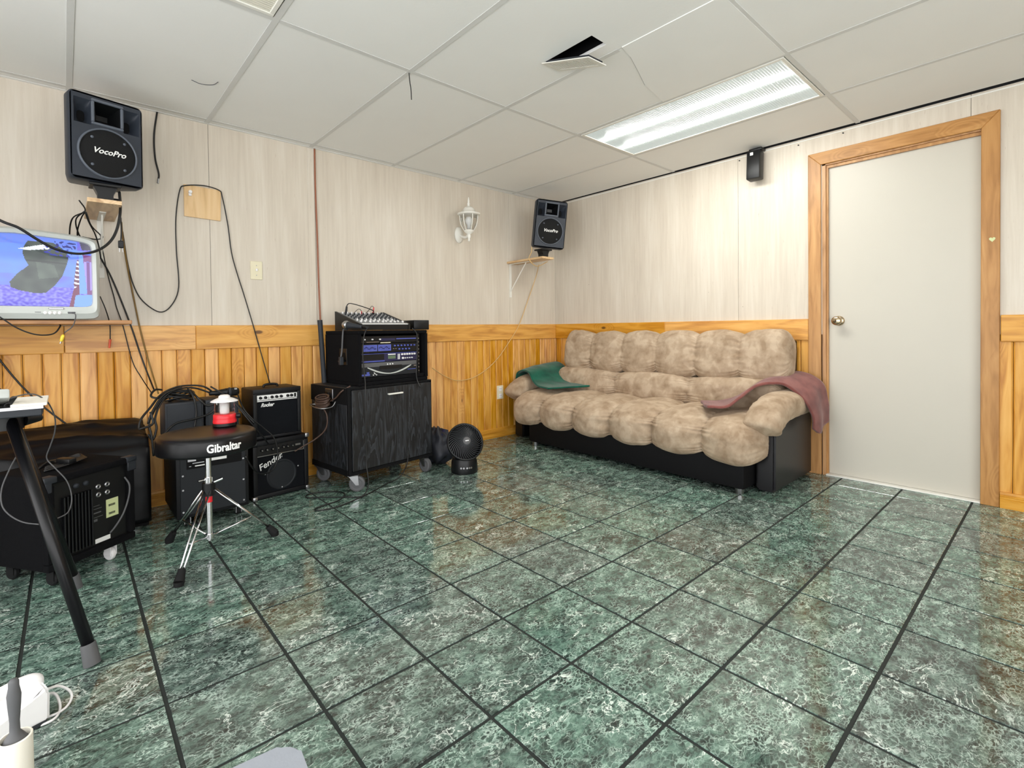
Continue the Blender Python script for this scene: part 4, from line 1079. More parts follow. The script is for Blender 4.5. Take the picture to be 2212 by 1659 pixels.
for x in (-3.39, -4.3):
    for y in (-0.32, -0.08):
        bm = B(); cyl(bm, (x, y, 0), (x, y, 0.018), 0.020, 0.024, 14); obj('foot', bm, M_STEEL, vc)

# ------------------------------------------------------------------ amplifiers
def corner(bm, x, y, z, s=0.022): box(bm, (x, y, z), (s, s, s), 0.005, 2)
# rear-facing cabinet behind the stool
ra = thing('amplifier', 'black amplifier turned with its grey back panel to the room behind the drum stool', 'amplifier', (-3.088, -0.31, 0))
bm = B(); bb(bm, -3.250, -2.925, -0.490, -0.120, 0.048, 0.420, 0.008, 2); obj('cabinet', bm, M_TOLEX, ra, auto=True)
bm = B(); bb(bm, -3.232, -2.943, -0.4955, -0.489, 0.066, 0.402, 0.001); pn = obj('back_panel', bm, M_GREYMETAL, ra)
for (x, z) in ((-3.222, 0.26), (-3.222, 0.19), (-3.222, 0.082), (-2.953, 0.30), (-2.953, 0.19), (-2.953, 0.082)):
    bm = B(); cyl(bm, (x, -0.4985, z), (x, -0.4955, z), 0.0045, n=10); obj('screw', bm, M_STEEL, pn)
bm = B(); bb(bm, -3.205, -2.960, -0.497, -0.4955, 0.288, 0.368, 0.0005); lp = obj('label_plate', bm, M_BLACKMAT, ra)
for (x0, x1, z0, z1, mt) in ((-3.200, -3.165, 0.355, 0.392, M_STEEL), (-3.180, -3.130, 0.343, 0.347, M_STEEL), (-3.195, -3.186, 0.330, 0.333, M_STEEL), (-3.170, -3.128, 0.328, 0.333, M_FRINT), (-3.118, -3.030, 0.345, 0.366, M_FRINT), (-3.112, -3.070, 0.372, 0.388, M_GREYRUB), (-3.020, -2.970, 0.366, 0.376, M_FRINT), (-3.020, -2.975, 0.384, 0.390, M_STEEL)):
    bm = B(); bb(bm, x0, x1, -0.4980, -0.497, z0-0.03, z1-0.03); obj('print_block', bm, mt, lp)
for x in (-3.20, -2.97):
    for y in (-0.45, -0.16):
        bm = B(); bb(bm, x-0.018, x+0.018, y-0.018, y+0.018, 0.044, 0.048); bb(bm, x-0.014, x-0.011, y-0.012, y+0.014, 0.012, 0.046); bb(bm, x+0.011, x+0.014, y-0.012, y+0.014, 0.012, 0.046); cs = obj('caster', bm, M_STEEL, ra)
        bm = B(); cyl(bm, (x-0.010, y, 0.018), (x+0.010, y, 0.018), 0.018, n=18); obj('wheel', bm, M_RUBBER, cs)
# two grey boxes on it
for (x0, x1, lab) in ((-3.268, -3.098, 'left of two dark grey speaker boxes on the turned amplifier'), (-3.088, -2.930, 'right of two dark grey speaker boxes on the turned amplifier')):
    g = thing('speaker_box', lab, 'speaker box', ((x0+x1)/2, -0.23, 0.42), group='grey speaker boxes')
    bm = B(); bb(bm, x0, x1, -0.330, -0.150, 0.4202, 0.600, 0.004, 2); obj('body', bm, M_GREYBOX, g, auto=True)
    bm = B(); bb(bm, x0+0.008, x1-0.008, -0.334, -0.330, 0.428, 0.590, 0.002); obj('front', bm, M_GREYBOX, g)
# Fender combo
fa = thing('amplifier', 'black combo amplifier with a script logo and round speaker below the smaller amplifier', 'amplifier', (-2.861, -0.302, 0), rotz=0.10)
W_, D_, H_ = 0.322, 0.235, 0.338
bm = B(); bb(bm, 0, W_, 0.004, D_, 0.004, H_, 0.010, 2); obj('cabinet', bm, M_TOLEX, fa, world=False, auto=True)
bm = B()
for (x0, x1, z0, z1) in ((0, W_, 0.004, 0.030), (0, W_, H_-0.030, H_), (0, 0.026, 0.03, H_-0.03), (W_-0.026, W_, 0.03, H_-0.03)): bb(bm, x0, x1, -0.016, 0.006, z0, z1, 0.005, 2)
obj('front_frame', bm, M_TOLEX, fa, world=False, auto=True)
bm = B(); bb(bm, 0.026, W_-0.026, -0.004, 0.004, 0.030, 0.246); gr = obj('grille', bm, M_CLOTHBLACK, fa, world=False)
bm = B(); lathe(bm, [(0.074, 0.0), (0.078, 0.003), (0.084, 0.003), (0.088, 0.0)], 48, (0.165, -0.004, 0.122), 'Y', cap=False); obj('speaker_ring', bm, M_GREYMETAL, fa, world=False, smooth=True)
bm = B(); lathe(bm, [(0.0, 0.0015), (0.05, 0.001), (0.074, 0.0005)], 40, (0.165, -0.004, 0.122), 'Y', cap=False); obj('speaker_cone', bm, M_GREYMETAL, fa, world=False, smooth=True)
for (x, z) in ((0.165, 0.225), (0.070, 0.140), (0.262, 0.150), (0.165, 0.045)):
    bm = B(); lathe(bm, [(0.006, 0.0), (0.005, 0.004), (0.0, 0.005)], 12, (x, -0.004, z), 'Y', cap=False); obj('grille_screw', bm, M_STEEL, fa, world=False, smooth=True)
bm = B(); bb(bm, 0.026, W_-0.026, -0.010, 0.004, 0.250, 0.308, 0.001); cp = obj('control_panel', bm, M_BLACK, fa, world=False)
bm = B(); bb(bm, 0.026, W_-0.026, -0.012, -0.009, 0.2465, 0.2500); bb(bm, W_-0.030, W_-0.026, -0.012, -0.009, 0.2500, 0.300); obj('silver_trim', bm, M_STEEL, fa, world=False)
for i, x in enumerate((0.050, 0.078, 0.110, 0.140, 0.172, 0.197, 0.225)):
    bm = B(); lathe(bm, [(0.009, 0.0), (0.008, 0.010), (0.004, 0.012), (0.0, 0.012)], 14, (x, -0.010, 0.282), 'Y', cap=False); kn = obj('knob', bm, M_BLACK, fa, world=False, smooth=True)
    bm = B(); cyl(bm, (x, -0.0235, 0.282), (x, -0.0215, 0.282), 0.0035, n=10); obj('knob_cap', bm, M_STEEL, kn, world=False)
bm = B(); bb(bm, 0.245, 0.276, -0.0112, -0.010, 0.277, 0.287); obj('print_block', bm, M_STEEL, fa, world=False)
text('logo', 'Fender', 0.050, M_FRINT, fa, Matrix.Translation((0.098, -0.0075, 0.207)) @ Matrix.Rotation(-0.42, 4, 'Y') @ STAND, shear=0.25, weight=0.0005)
for (x, z) in ((0.008, 0.012), (W_-0.008, 0.012), (0.008, H_-0.008), (W_-0.008, H_-0.008)):
    bm = B(); corner(bm, x, -0.009, z, 0.026); obj('corner_cap', bm, M_STEEL, fa, world=False, auto=True)
# small combo on top
sa = thing('amplifier', 'small black practice amplifier with a white knob panel, stacked on the script logo amplifier', 'amplifier', (-2.845, -0.272, 0.3385), rotz=0.05)
W_, D_, H_ = 0.272, 0.20, 0.290
bm = B(); bb(bm, 0, W_, 0.004, D_, 0.002, H_, 0.008, 2); obj('cabinet', bm, M_TOLEX, sa, world=False, auto=True)
bm = B()
for (x0, x1, z0, z1) in ((0, W_, 0.002, 0.020), (0, W_, H_-0.026, H_), (0, 0.022, 0.02, H_-0.026), (W_-0.022, W_, 0.02, H_-0.026)): bb(bm, x0, x1, -0.014, 0.006, z0, z1, 0.004, 2)
obj('front_frame', bm, M_TOLEX, sa, world=False, auto=True)
bm = B(); bb(bm, 0.022, W_-0.022, -0.003, 0.004, 0.020, 0.218); obj('grille', bm, M_CLOTHBLACK, sa, world=False)
bm = B(); bb(bm, 0.022, W_-0.022, -0.010, 0.004, 0.226, 0.254, 0.001); bb(bm, 0.022, W_-0.022, -0.010, 0.004, 0.218, 0.2225, 0.001); obj('control_panel', bm, M_FRINT, sa, world=False)
for x in (0.040, 0.068, 0.104, 0.130, 0.156, 0.194, 0.216):
    bm = B(); lathe(bm, [(0.0085, 0.0), (0.0075, 0.010), (0.0, 0.011)], 14, (x, -0.010, 0.240), 'Y', cap=False); obj('knob', bm, M_BLACK, sa, world=False, smooth=True)
bm = B(); bb(bm, 0.232, 0.243, -0.013, -0.010, 0.230, 0.251); obj('power_switch', bm, M_BLACK, sa, world=False)
bm = B(); bb(bm, 0.086, 0.088, -0.0108, -0.010, 0.227, 0.245); obj('print_block', bm, M_BLACK, sa, world=False)
text('logo', 'Rocker', 0.030, M_FRINT, sa, Matrix.Translation((0.078, -0.0055, 0.196)) @ STAND, shear=0.45, weight=0.0007, sx=0.8)
bm = B(); tube(bm, [(0.095, 0.10, H_), (0.10, 0.10, H_+0.012), (0.135, 0.10, H_+0.016), (0.17, 0.10, H_+0.012), (0.175, 0.10, H_)], 0.007, 8); obj('handle', bm, M_BLACK, sa, world=False, smooth=True)

# heap of cables and a microphone on the grey boxes
paths = []
for i in range(9):
    cx_, cy_ = -3.19+0.012*math.sin(i*2.1), -0.25+0.01*math.cos(i*1.7); rx, ry = 0.050+0.005*(i % 3), 0.038
    paths.append([(cx_+rx*math.cos(t+i), cy_+ry*math.sin(t+i), 0.606+0.006*i*0.9+0.008*math.sin(2*t+i)) for t in [k*PI/5 for k in range(11)]])
cables('cable_coil', paths, 0.0045, M_CABLE, 'black cable coiled in a heap on the left grey speaker box', k=3)
cables('cable_bundle', [
    [(-3.02, -0.24, 0.615), atY(440, 835, -0.25), atY(400, 833, -0.25), atY(370, 840, -0.28), atY(345, 855, -0.32), atY(325, 880, -0.36), atY(305, 905, -0.40), atY(300, 925, -0.42), atY(308, 925, -0.43), atY(330, 915, -0.42), atY(325, 890, -0.40)],
    [(-3.02, -0.25, 0.613), atY(420, 838, -0.26), atY(380, 842, -0.30), atY(350, 862, -0.34), atY(332, 890, -0.37), atY(322, 915, -0.39), atY(328, 945, -0.40), atY(332, 985, -0.40)],
    [atY(392, 836, -0.28), atY(365, 850, -0.31), atY(345, 875, -0.345), atY(335, 905, -0.37), atY(338, 925, -0.38), atY(330, 950, -0.39), atY(320, 938, -0.39)],
    [atY(388, 838, -0.29), atY(358, 850, -0.33), atY(340, 870, -0.36), atY(328, 895, -0.38), atY(320, 915, -0.39), atY(324, 900, -0.39), atY(334, 880, -0.37)],
    [atY(350, 842, -0.2), atY(335, 842, -0.22), atY(326, 855, -0.25), atY(340, 860, -0.27), atY(375, 857, -0.29)],
    [atY(405, 838, -0.30), atY(418, 858, -0.345), atY(424, 890, -0.35), atY(420, 925, -0.36)],
    [atY(410, 842, -0.30), atY(430, 862, -0.345), atY(447, 876, -0.35), atY(470, 872, -0.36), atY(455, 892, -0.36), atY(420, 905, -0.37), atY(380, 915, -0.38), atY(352, 940, -0.40)]],
    0.0052, M_CABLE, 'bundle of black cables arching off the grey speaker boxes down to the floor')
cables('slanting_cords', [
    [atY(455, 835, -0.26), atY(480, 850, -0.30), atY(505, 868, -0.36), atY(535, 905, -0.42), atY(556, 930, -0.41), atY(572, 948, -0.38), atY(580, 960, -0.34)],
    [atY(512, 848, -0.26), atY(525, 880, -0.34), atY(545, 905, -0.37), atY(570, 925, -0.36), atY(593, 948, -0.36), atY(600, 985, -0.36), atY(590, 1014, -0.37), atY(565, 1024, -0.43), atY(545, 1010, -0.50), atY(530, 985, -0.52)],
    [atY(510, 870, -0.3), atY(530, 893, -0.35), atY(550, 915, -0.38)]],
    0.0042, M_CABLE, 'black cords slanting from the grey speaker boxes across the stacked amplifiers')
mc = thing('black_microphone', 'black microphone lying on the right grey speaker box', 'microphone', (-3.0, -0.24, 0.60))
Mm = Matrix.Translation((-3.055, -0.25, 0.626)) @ Matrix.Rotation(PI/2, 4, 'Y')
bm = B(); lathe(bm, [(0.0, 0.0), (0.012, 0.0), (0.014, 0.03), (0.020, 0.075), (0.022, 0.080), (0.022, 0.092), (0.0, 0.092)], 20, cap=False, M=Mm); obj('handle', bm, M_BLACK, mc, smooth=True)
bm = B(); lathe(bm, [(0.022, 0.092), (0.025, 0.096), (0.025, 0.104), (0.022, 0.106)], 20, cap=False, M=Mm); obj('band', bm, M_GREYBOX, mc, smooth=True)
bm = B(); lathe(bm, [(0.022, 0.106), (0.024, 0.118), (0.024, 0.134), (0.016, 0.146), (0.0, 0.149)], 20, cap=False, M=Mm); obj('head', bm, M_GRILLE, mc, smooth=True)
st = thing('microphone_clip', 'small black stand clip with silver screw beside the microphone', 'clip', (-2.905, -0.30, 0.6))
bm = B(); cyl(bm, (-2.955, -0.262, 0.6005), (-2.955, -0.262, 0.640), 0.006, n=10); cyl(bm, (-2.970, -0.262, 0.640), (-2.935, -0.262, 0.640), 0.006, n=10); obj('stem', bm, M_BLACK, st)
bm = B(); cyl(bm, (-2.935, -0.262, 0.640), (-2.922, -0.262, 0.640), 0.009, n=12); obj('screw', bm, M_STEEL, st)

# ------------------------------------------------------------------ drum stool with lantern
SCX, SCY = -3.178, -0.850
ds = thing('drum_stool', 'black round drum stool on chrome tripod legs', 'stool', (SCX, SCY, 0))
R_ = 0.192
bm = B(); lathe(bm, [(0.0, 0.446), (R_-0.012, 0.446), (R_-0.002, 0.450), (R_, 0.458), (R_, 0.507), (R_-0.004, 0.517), (R_-0.014, 0.523), (R_-0.06, 0.5265), (0.08, 0.5275), (0.0, 0.5275)], 72, (SCX, SCY, 0), cap=False); obj('seat', bm, M_VINYL, ds, smooth=True)
A0 = math.radians(-82)
text('logo', 'Gibraltar', 0.046, M_FRINT, ds, Matrix.Identity(4), ext=0.0006, weight=0.0013, sx=0.80, world=True,
     bend=lambda c: (SCX+(R_+0.0008+c.z)*math.cos(A0+c.x/R_), SCY+(R_+0.0008+c.z)*math.sin(A0+c.x/R_), 0.483+c.y))
bm = B(); cyl(bm, (SCX, SCY, 0.428), (SCX, SCY, 0.446), 0.030, 0.040, 20); cyl(bm, (SCX, SCY, 0.062), (SCX, SCY, 0.43), 0.0125, n=18); obj('post', bm, M_CHROME, ds, smooth=False, auto=True)
bm = B(); cyl(bm, (SCX, SCY, 0.30), (SCX, SCY, 0.325), 0.018, n=16); cyl(bm, (SCX-0.04, SCY-0.004, 0.314), (SCX-0.015, SCY, 0.314), 0.005, n=8); cyl(bm, (SCX+0.018, SCY-0.01, 0.30), (SCX+0.052, SCY-0.012, 0.31), 0.006, n=8); obj('height_clamp', bm, M_CHROME, ds, auto=True)
bm = B(); cyl(bm, (SCX, SCY, 0.245), (SCX, SCY, 0.30), 0.026, n=18); obj('upper_hub', bm, M_BLACK, ds, auto=True)
bm = B(); cyl(bm, (SCX, SCY, 0.055), (SCX, SCY, 0.075), 0.018, n=16); cyl(bm, (SCX, SCY, 0.045), (SCX, SCY, 0.056), 0.009, n=12); obj('lower_hub', bm, M_CHROME, ds, auto=True)
bm = B(); cyl(bm, (SCX, SCY, 0.215), (SCX, SCY, 0.240), 0.0135, n=16); obj('label_band', bm, M_RED, ds)
for (fx, fy) in ((-3.327, -1.108), (-2.930, -0.878), (-3.292, -0.640)):
    d = Vector((fx-SCX, fy-SCY, 0)).normalized(); sd = Vector((-d.y, d.x, 0))
    top = Vector((SCX, SCY, 0.268))+d*0.022; bot = Vector((fx, fy, 0.035))
    bm = B()
    for s in (-1, 1):
        cyl(bm, top+sd*0.013*s, bot+sd*0.006*s+(top-bot)*0.04, 0.0042, n=8)
    lg = obj('leg', bm, M_CHROME, ds, smooth=True)
    lowm = top.lerp(bot, 0.66)
    bm = B(); tube(bm, [Vector((SCX, SCY, 0.066))+d*0.016, lowm], 0.0042, 8, smooth=False); obj('strut', bm, M_CHROME, lg, smooth=True)
    dd = (bot-top).normalized()
    bm = B(); cyl(bm, bot-dd*0.022, Vector((fx, fy, 0.014))+d*0.012, 0.013, 0.019, 14); cyl(bm, Vector((fx, fy, 0.016))+d*0.012, Vector((fx, fy, 0.0))+d*0.014, 0.019, 0.017, 14); obj('rubber_foot', bm, M_RUBBER, lg, auto=True)
lc = atZ(488, 921, 0.5275); lx, ly, lz = lc.x, lc.y+0.02, 0.5278
ln = thing('camping_lantern', 'small red and white camping lantern on the drum stool', 'lantern', (lx, ly, lz))
LC = (lx, ly, lz)
bm = B(); lathe(bm, [(0.0, 0.0), (0.047, 0.0), (0.050, 0.004), (0.049, 0.016), (0.0, 0.016)], 36, LC, cap=False); obj('base', bm, M_BLACK, ln, auto=True)
bm = B(); lathe(bm, [(0.048, 0.016), (0.049, 0.022), (0.0475, 0.026), (0.048, 0.029), (0.0465, 0.033), (0.047, 0.036), (0.0465, 0.054), (0.044, 0.056), (0.0, 0.056)], 36, LC, cap=False); obj('body', bm, M_RED, ln, smooth=True)
bm = B(); lathe(bm, [(0.043, 0.056), (0.042, 0.060), (0.040, 0.112)], 36, LC, cap=False); obj('globe', bm, M_GLASS, ln, smooth=True)
bm = B(); lathe(bm, [(0.0, 0.056), (0.015, 0.056), (0.016, 0.062), (0.016, 0.108), (0.0, 0.110)], 20, LC, cap=False); obj('bulb', bm, M_FRINT, ln, smooth=True)
bm = B(); lathe(bm, [(0.0, 0.1115), (0.041, 0.1115), (0.057, 0.113), (0.054, 0.117), (0.034, 0.127), (0.024, 0.130), (0.023, 0.138), (0.016, 0.143), (0.0, 0.144)], 36, LC, cap=False); obj('lid', bm, M_WHITEPL, ln, auto=True)
bm = B(); cyl(bm, (lx+0.046, ly-0.02, lz+0.044), (lx+0.060, ly-0.026, lz+0.044), 0.012, n=14); obj('switch_knob', bm, M_BLACK, ln)

# ------------------------------------------------------------------ rolling speaker, rear side to the room
RSW, RSD, RSH = 0.340, 0.300, 0.355
rs = thing('rolling_speaker', 'black carpeted speaker on white casters showing its jack panel', 'speaker cabinet', (-3.703, -0.851, 0.0), rotz=math.radians(34.6))
Z0 = 0.070
bm = B(); bb(bm, 0, RSW, 0.020, RSD, Z0, Z0+RSH, 0.012, 2); obj('cabinet', bm, M_CARPET, rs, world=False, auto=True)
bm = B()
for (x0, x1, z0, z1) in ((0, RSW, Z0, Z0+0.030), (0, RSW, Z0+RSH-0.028, Z0+RSH), (0, 0.030, Z0+0.03, Z0+RSH-0.028), (RSW-0.028, RSW, Z0+0.03, Z0+RSH-0.028)): bb(bm, x0, x1, -0.002, 0.030, z0, z1, 0.008, 2)
obj('rear_frame', bm, M_CARPET, rs, world=False, auto=True)
bm = B(); bb(bm, 0.030, RSW-0.028, 0.014, 0.021, Z0+0.030, Z0+RSH-0.028); jp = obj('jack_panel', bm, M_BLACK, rs, world=False)
for (x, z) in ((0.196, 0.335), (0.232, 0.335), (0.196, 0.302), (0.232, 0.302)):
    bm = B(); lathe(bm, [(0.0045, 0.001), (0.0045, 0.004), (0.009, 0.005), (0.0105, 0.0)], 18, (x, 0.014, z), 'Y', cap=False); obj('jack', bm, M_STEEL, rs, world=False, smooth=True)
for (x, z) in ((0.112, 0.365), (0.148, 0.365)):
    bm = B(); lathe(bm, [(0.010, 0.0), (0.009, 0.008), (0.0, 0.009)], 14, (x, 0.014, z), 'Y', cap=False); obj('knob', bm, M_GREYBOX, rs, world=False, smooth=True)
for i in range(9):
    bm = B(); bb(bm, 0.060+i*0.0125, 0.0655+i*0.0125, -0.001, 0.014, 0.112, 0.335, 0.001); obj('fin', bm, M_BLACK, rs, world=False)
bm = B(); bb(bm, 0.226, 0.276, 0.0128, 0.014, 0.195, 0.270); sk = obj('sticker', bm, M_STICKER, rs, world=False); sk['label'] = 'pale green paper sticker with barcode'
bm = B()
for i in range(9): bb(bm, 0.236+i*0.003, 0.2375+i*0.003+0.0006*(i % 2), 0.0122, 0.0128, 0.206, 0.215); bb(bm, 0.236+i*0.003, 0.2375+i*0.003+0.0006*((i+1) % 2), 0.0122, 0.0128, 0.240, 0.249)
obj('barcode', bm, M_BLACK, sk, world=False)
bm = B(); bb(bm, 0.180, 0.240, 0.0128, 0.014, 0.106, 0.124); obj('white_label', bm, M_FRINT, rs, world=False)
for (x0, x1, z0, z1) in ((0.176, 0.205, 0.228, 0.233), (0.176, 0.200, 0.258, 0.260), (0.176, 0.208, 0.246, 0.248), (0.176, 0.190, 0.196, 0.206), (0.176, 0.212, 0.212, 0.214)):
    bm = B(); bb(bm, x0, x1, 0.0130, 0.014, z0, z1); obj('print_block', bm, M_GREYRUB, rs, world=False)
for (x, z) in ((0.014, Z0+RSH-0.012), (RSW-0.014, Z0+RSH-0.012)):
    bm = B(); bb(bm, x-0.022, x+0.022, -0.006, 0.035, z-0.010, z+0.0145, 0.004, 2); bb(bm, x-0.020, x+0.004 if x < 0.1 else x+0.020, -0.006, 0.0, z-0.045, z, 0.003); obj('corner_guard', bm, M_GREYBOX, rs, world=False, auto=True)
for (x, y) in ((0.050, 0.045), (RSW-0.075, 0.045), (0.050, RSD-0.045), (RSW-0.06, RSD-0.045)):
    bm = B(); bb(bm, x-0.016, x+0.016, y-0.016, y+0.016, Z0-0.006, Z0); bb(bm, x-0.014, x-0.011, y-0.016, y+0.020, 0.022, Z0-0.004, 0.001); bb(bm, x+0.011, x+0.014, y-0.016, y+0.020, 0.022, Z0-0.004, 0.001); wm = M_WHITEPL if x > 0.2 and y < 0.1 else M_RUBBER; cs = obj('caster', bm, wm, rs, world=False)
    bm = B(); lathe(bm, [(0.010, -0.010), (0.022, -0.010), (0.027, -0.005), (0.027, 0.005), (0.022, 0.010), (0.010, 0.010)], 24, (x, y+0.006, 0.027), 'X', cap=True); obj('wheel', bm, wm, cs, world=False, auto=True)
MR = MW[rs.name]
def RL(x, y, z): return MR @ Vector((x, y, z))
paths = []
zt = Z0+RSH+0.006
for i in range(5):
    paths.append([RL(0.06+0.01*i, 0.10+0.012*i, zt+0.004*(i % 3)), RL(0.12, 0.085+0.014*i, zt+0.006), RL(0.19+0.008*i, 0.095+0.012*i, zt+0.010), RL(0.235, 0.13+0.01*i, zt+0.008+0.003*i), RL(0.20, 0.17+0.006*i, zt+0.008), RL(0.12, 0.165, zt+0.006+0.003*i), RL(0.065, 0.14, zt+0.004)])
cables('folded_power_cord', paths, 0.0042, M_CABLE, 'folded black power cord tied on top of the rolling speaker', k=5)
bm = B(); box(bm, (0.150, 0.115, zt+0.018), (0.030, 0.070, 0.020), 0.004, 2, M=MR @ Matrix.Rotation(0.0, 4, 'Z')); tag(obj('cord_plug', bm, M_BLACK, auto=True, loc=RL(0.15, 0.115, zt)), 'flat black plug block on the folded power cord', 'plug')

# ------------------------------------------------------------------ tripod table at the left edge
tt = thing('tripod_stand', 'black tripod stand with a grey tray at the left edge of the photo', 'stand', (-3.80, -1.136, 0))
HUB = Vector((-3.790, -1.150, 0.70))
for (fx, fy) in ((-3.600, -1.470), (-3.628, -0.872), (-4.20, -1.10)):
    d = Vector((fx-HUB.x, fy-HUB.y, 0)).normalized()
    top = HUB+d*0.035; bot = Vector((fx, fy, 0.045))-d*0.006
    bm = B(); cyl(bm, top, bot, 0.0155, n=16); lg = obj('leg', bm, M_VINYL, tt, smooth=True)
    bm = B(); cyl(bm, bot+(top-bot)*0.02, Vector((fx, fy, 0.0))+d*0.004, 0.0185, 0.021, 16); obj('rubber_tip', bm, M_GREYRUB, lg, auto=True)
bm = B(); cyl(bm, HUB+Vector((0, 0, -0.035)), HUB+Vector((0, 0, 0.012)), 0.050, n=20); obj('hub', bm, M_BLACK, tt, auto=True)
bm = B(); cyl(bm, HUB+Vector((0.045, 0.0, -0.010)), HUB+Vector((0.085, 0.03, -0.012)), 0.022, 0.012, 14); obj('clamp_lever', bm, M_BLACK, tt, auto=True)
bm = B(); bb(bm, -4.15, -3.695, -1.275, -0.985, 0.712, 0.740, 0.003); obj('tray', bm, M_GREYBOX, tt)
bm = B(); bb(bm, -4.15, -3.693, -1.278, -1.274, 0.734, 0.743); obj('tray_edge', bm, M_STEEL, tt)
nb = thing('spiral_notebook', 'open white spiral notebook on the tripod tray', 'notebook', (-3.74, -1.13, 0.741))
bm = B(); bb(bm, -3.765, -3.685, -1.270, -1.030, 0.7415, 0.750, 0.001); obj('page_block', bm, M_PAPER, nb)
bm = B(); bb(bm, -3.88, -3.775, -1.270, -1.030, 0.7415, 0.745, 0.001); obj('cover', bm, M_BLACKMAT, nb)
bm = B()
for i in range(18):
    y = -1.262+i*0.0132; tube(bm, [(-3.770+0.008*math.cos(t), y, 0.748+0.007*math.sin(t)) for t in [k*PI/4 for k in range(9)]], 0.0012, 5, 2)
obj('spiral', bm, M_BLACK, nb, smooth=True)
rd = thing('electronic_box', 'small dark grey electronic box with a pale rim lying on the tripod tray', 'device', (-3.86, -1.20, 0.745))
bm = B(); Mx = Matrix.Translation((-3.845, -1.215, 0.772)) @ Matrix.Rotation(-0.35, 4, 'X') @ Matrix.Rotation(0.1, 4, 'Z'); box(bm, (0, 0, 0), (0.15, 0.085, 0.030), 0.006, 2, M=Mx); obj('body', bm, M_SILVER, rd, auto=True)
bm = B(); box(bm, (-0.005, -0.003, 0.016), (0.125, 0.068, 0.004), 0.002, 1, M=Mx); obj('face', bm, M_GREYMETAL, rd)
cables('thin_pale_cord', [[(-3.80, -1.20, 0.755), atY(62, 851, -1.15), atY(95, 862, -1.10), atY(110, 880, -1.05), atY(119, 905, -1.0), atY(118, 935, -0.95), atY(108, 965, -0.90), atY(101, 990, -0.86), atY(120, 1012, -0.87), atY(145, 1040, -0.88), atY(155, 1075, -0.88), atY(148, 1105, -0.90), atY(128, 1118, -0.92), atY(108, 1124, -0.94)]], 0.0022, M_GREYRUB, 'thin grey cord looping from the tripod tray over the rolling speaker')
cables('thin_pale_cord', [[atY(36, 985, -0.96), atY(20, 1015, -0.98), atY(4, 1055, -1.0), atY(4, 1090, -1.02), atY(20, 1112, -1.03), atY(50, 1128, -1.04), atY(86, 1133, -1.05)]], 0.0022, M_GREYRUB, 'thin grey cord sagging left of the tripod leg')
cables('speaker_lead', [[RL(0.300, 0.006, 0.345), RL(0.306, -0.012, 0.31), RL(0.300, -0.014, 0.26), RL(0.280, -0.010, 0.20), RL(0.255, 0.0, 0.155), RL(0.235, 0.008, 0.130)]], 0.0035, M_GREYRUB, 'grey lead curving down the jack panel of the rolling speaker')

# ------------------------------------------------------------------ black cart with the sound rack
CA = math.radians(6.7)
ct = thing('rolling_cabinet', 'black stained plywood cabinet on gray casters under the sound rack', 'cabinet', (-2.405, -0.560, 0), rotz=CA)
CWd, CDp, CZ0, CZ1 = 0.630, 0.435, 0.102, 0.622
bm = B(); bb(bm, 0, CWd, 0.016, CDp, CZ0, CZ1, 0.003); obj('body', bm, M_BLACKWOOD, ct, world=False)
bm = B(); bb(bm, 0, 0.020, -0.002, 0.016, CZ0, CZ1, 0.002); bb(bm, CWd-0.006, CWd, -0.002, 0.016, CZ0, CZ1, 0.002); bb(bm, 0.02, CWd-0.006, -0.002, 0.016, CZ1-0.012, CZ1, 0.002); bb(bm, 0.02, CWd-0.006, -0.002, 0.016, CZ0, CZ0+0.022, 0.002); obj('front_frame', bm, M_BLACKMAT, ct, world=False)
bm = B(); bb(bm, 0.023, CWd-0.009, -0.008, 0.015, CZ0+0.025, CZ1-0.016, 0.002); dr = obj('door', bm, M_BLACKWOOD, ct, world=False)
bm = B(); bb(bm, 0.270, 0.380, -0.026, -0.018, 0.556, 0.566, 0.002); bb(bm, 0.272, 0.280, -0.020, -0.008, 0.557, 0.565); bb(bm, 0.370, 0.378, -0.020, -0.008, 0.557, 0.565); obj('handle', bm, M_WHITE, dr, world=False)
for (z0, z1) in ((CZ0, CZ0+0.035), (CZ1-0.10, CZ1-0.002)):
    bm = B(); bb(bm, -0.004, 0.0, 0.012, CDp, z0, z1, 0.001); obj('side_batten', bm, M_BLACKMAT, ct, world=False)
bm = B(); bb(bm, -0.010, -0.004, 0.155, 0.245, CZ1-0.090, CZ1-0.015, 0.002); op = obj('outlet_plate', bm, M_STEEL, ct, world=False)
for y in (0.180, 0.215):
    bm = B(); bb(bm, -0.0125, -0.010, y-0.012, y+0.012, CZ1-0.068, CZ1-0.036, 0.003); obj('receptacle', bm, M_BLACK, op, world=False)
for (x, y, a) in ((0.045, 0.030, 0.9), (CWd-0.045, 0.045, 0.15), (0.030, CDp-0.045, 0.6), (CWd-0.06, CDp-0.06, 0.4)):
    Mc = Matrix.Translation((x, y, 0)) @ Matrix.Rotation(a, 4, 'Z')
    bm = B(); box(bm, (0, 0, 0.0985), (0.060, 0.060, 0.006), 0.002, 1, M=Mc)
    for s in (-1, 1):
        prism(bm, [(s*0.018, -0.030, 0.097), (s*0.018, 0.026, 0.097), (s*0.018, -0.016, 0.040), (s*0.018, -0.034, 0.040)], (s*0.003, 0, 0), M=Mc)
    cs = obj('caster', bm, M_STEEL, ct, world=False)
    bm = B(); lathe(bm, [(0.012, -0.015), (0.028, -0.013), (0.031, -0.015), (0.042, -0.015), (0.046, -0.012), (0.046, 0.012), (0.042, 0.015), (0.031, 0.015), (0.028, 0.013), (0.012, 0.015)], 28, (0, -0.022, 0.046), 'X', M=Mc); obj('wheel', bm, M_GREYRUB, cs, world=False, auto=True)
MC = MW[ct.name]
def CL(x, y, z): return MC @ Vector((x, y, z))
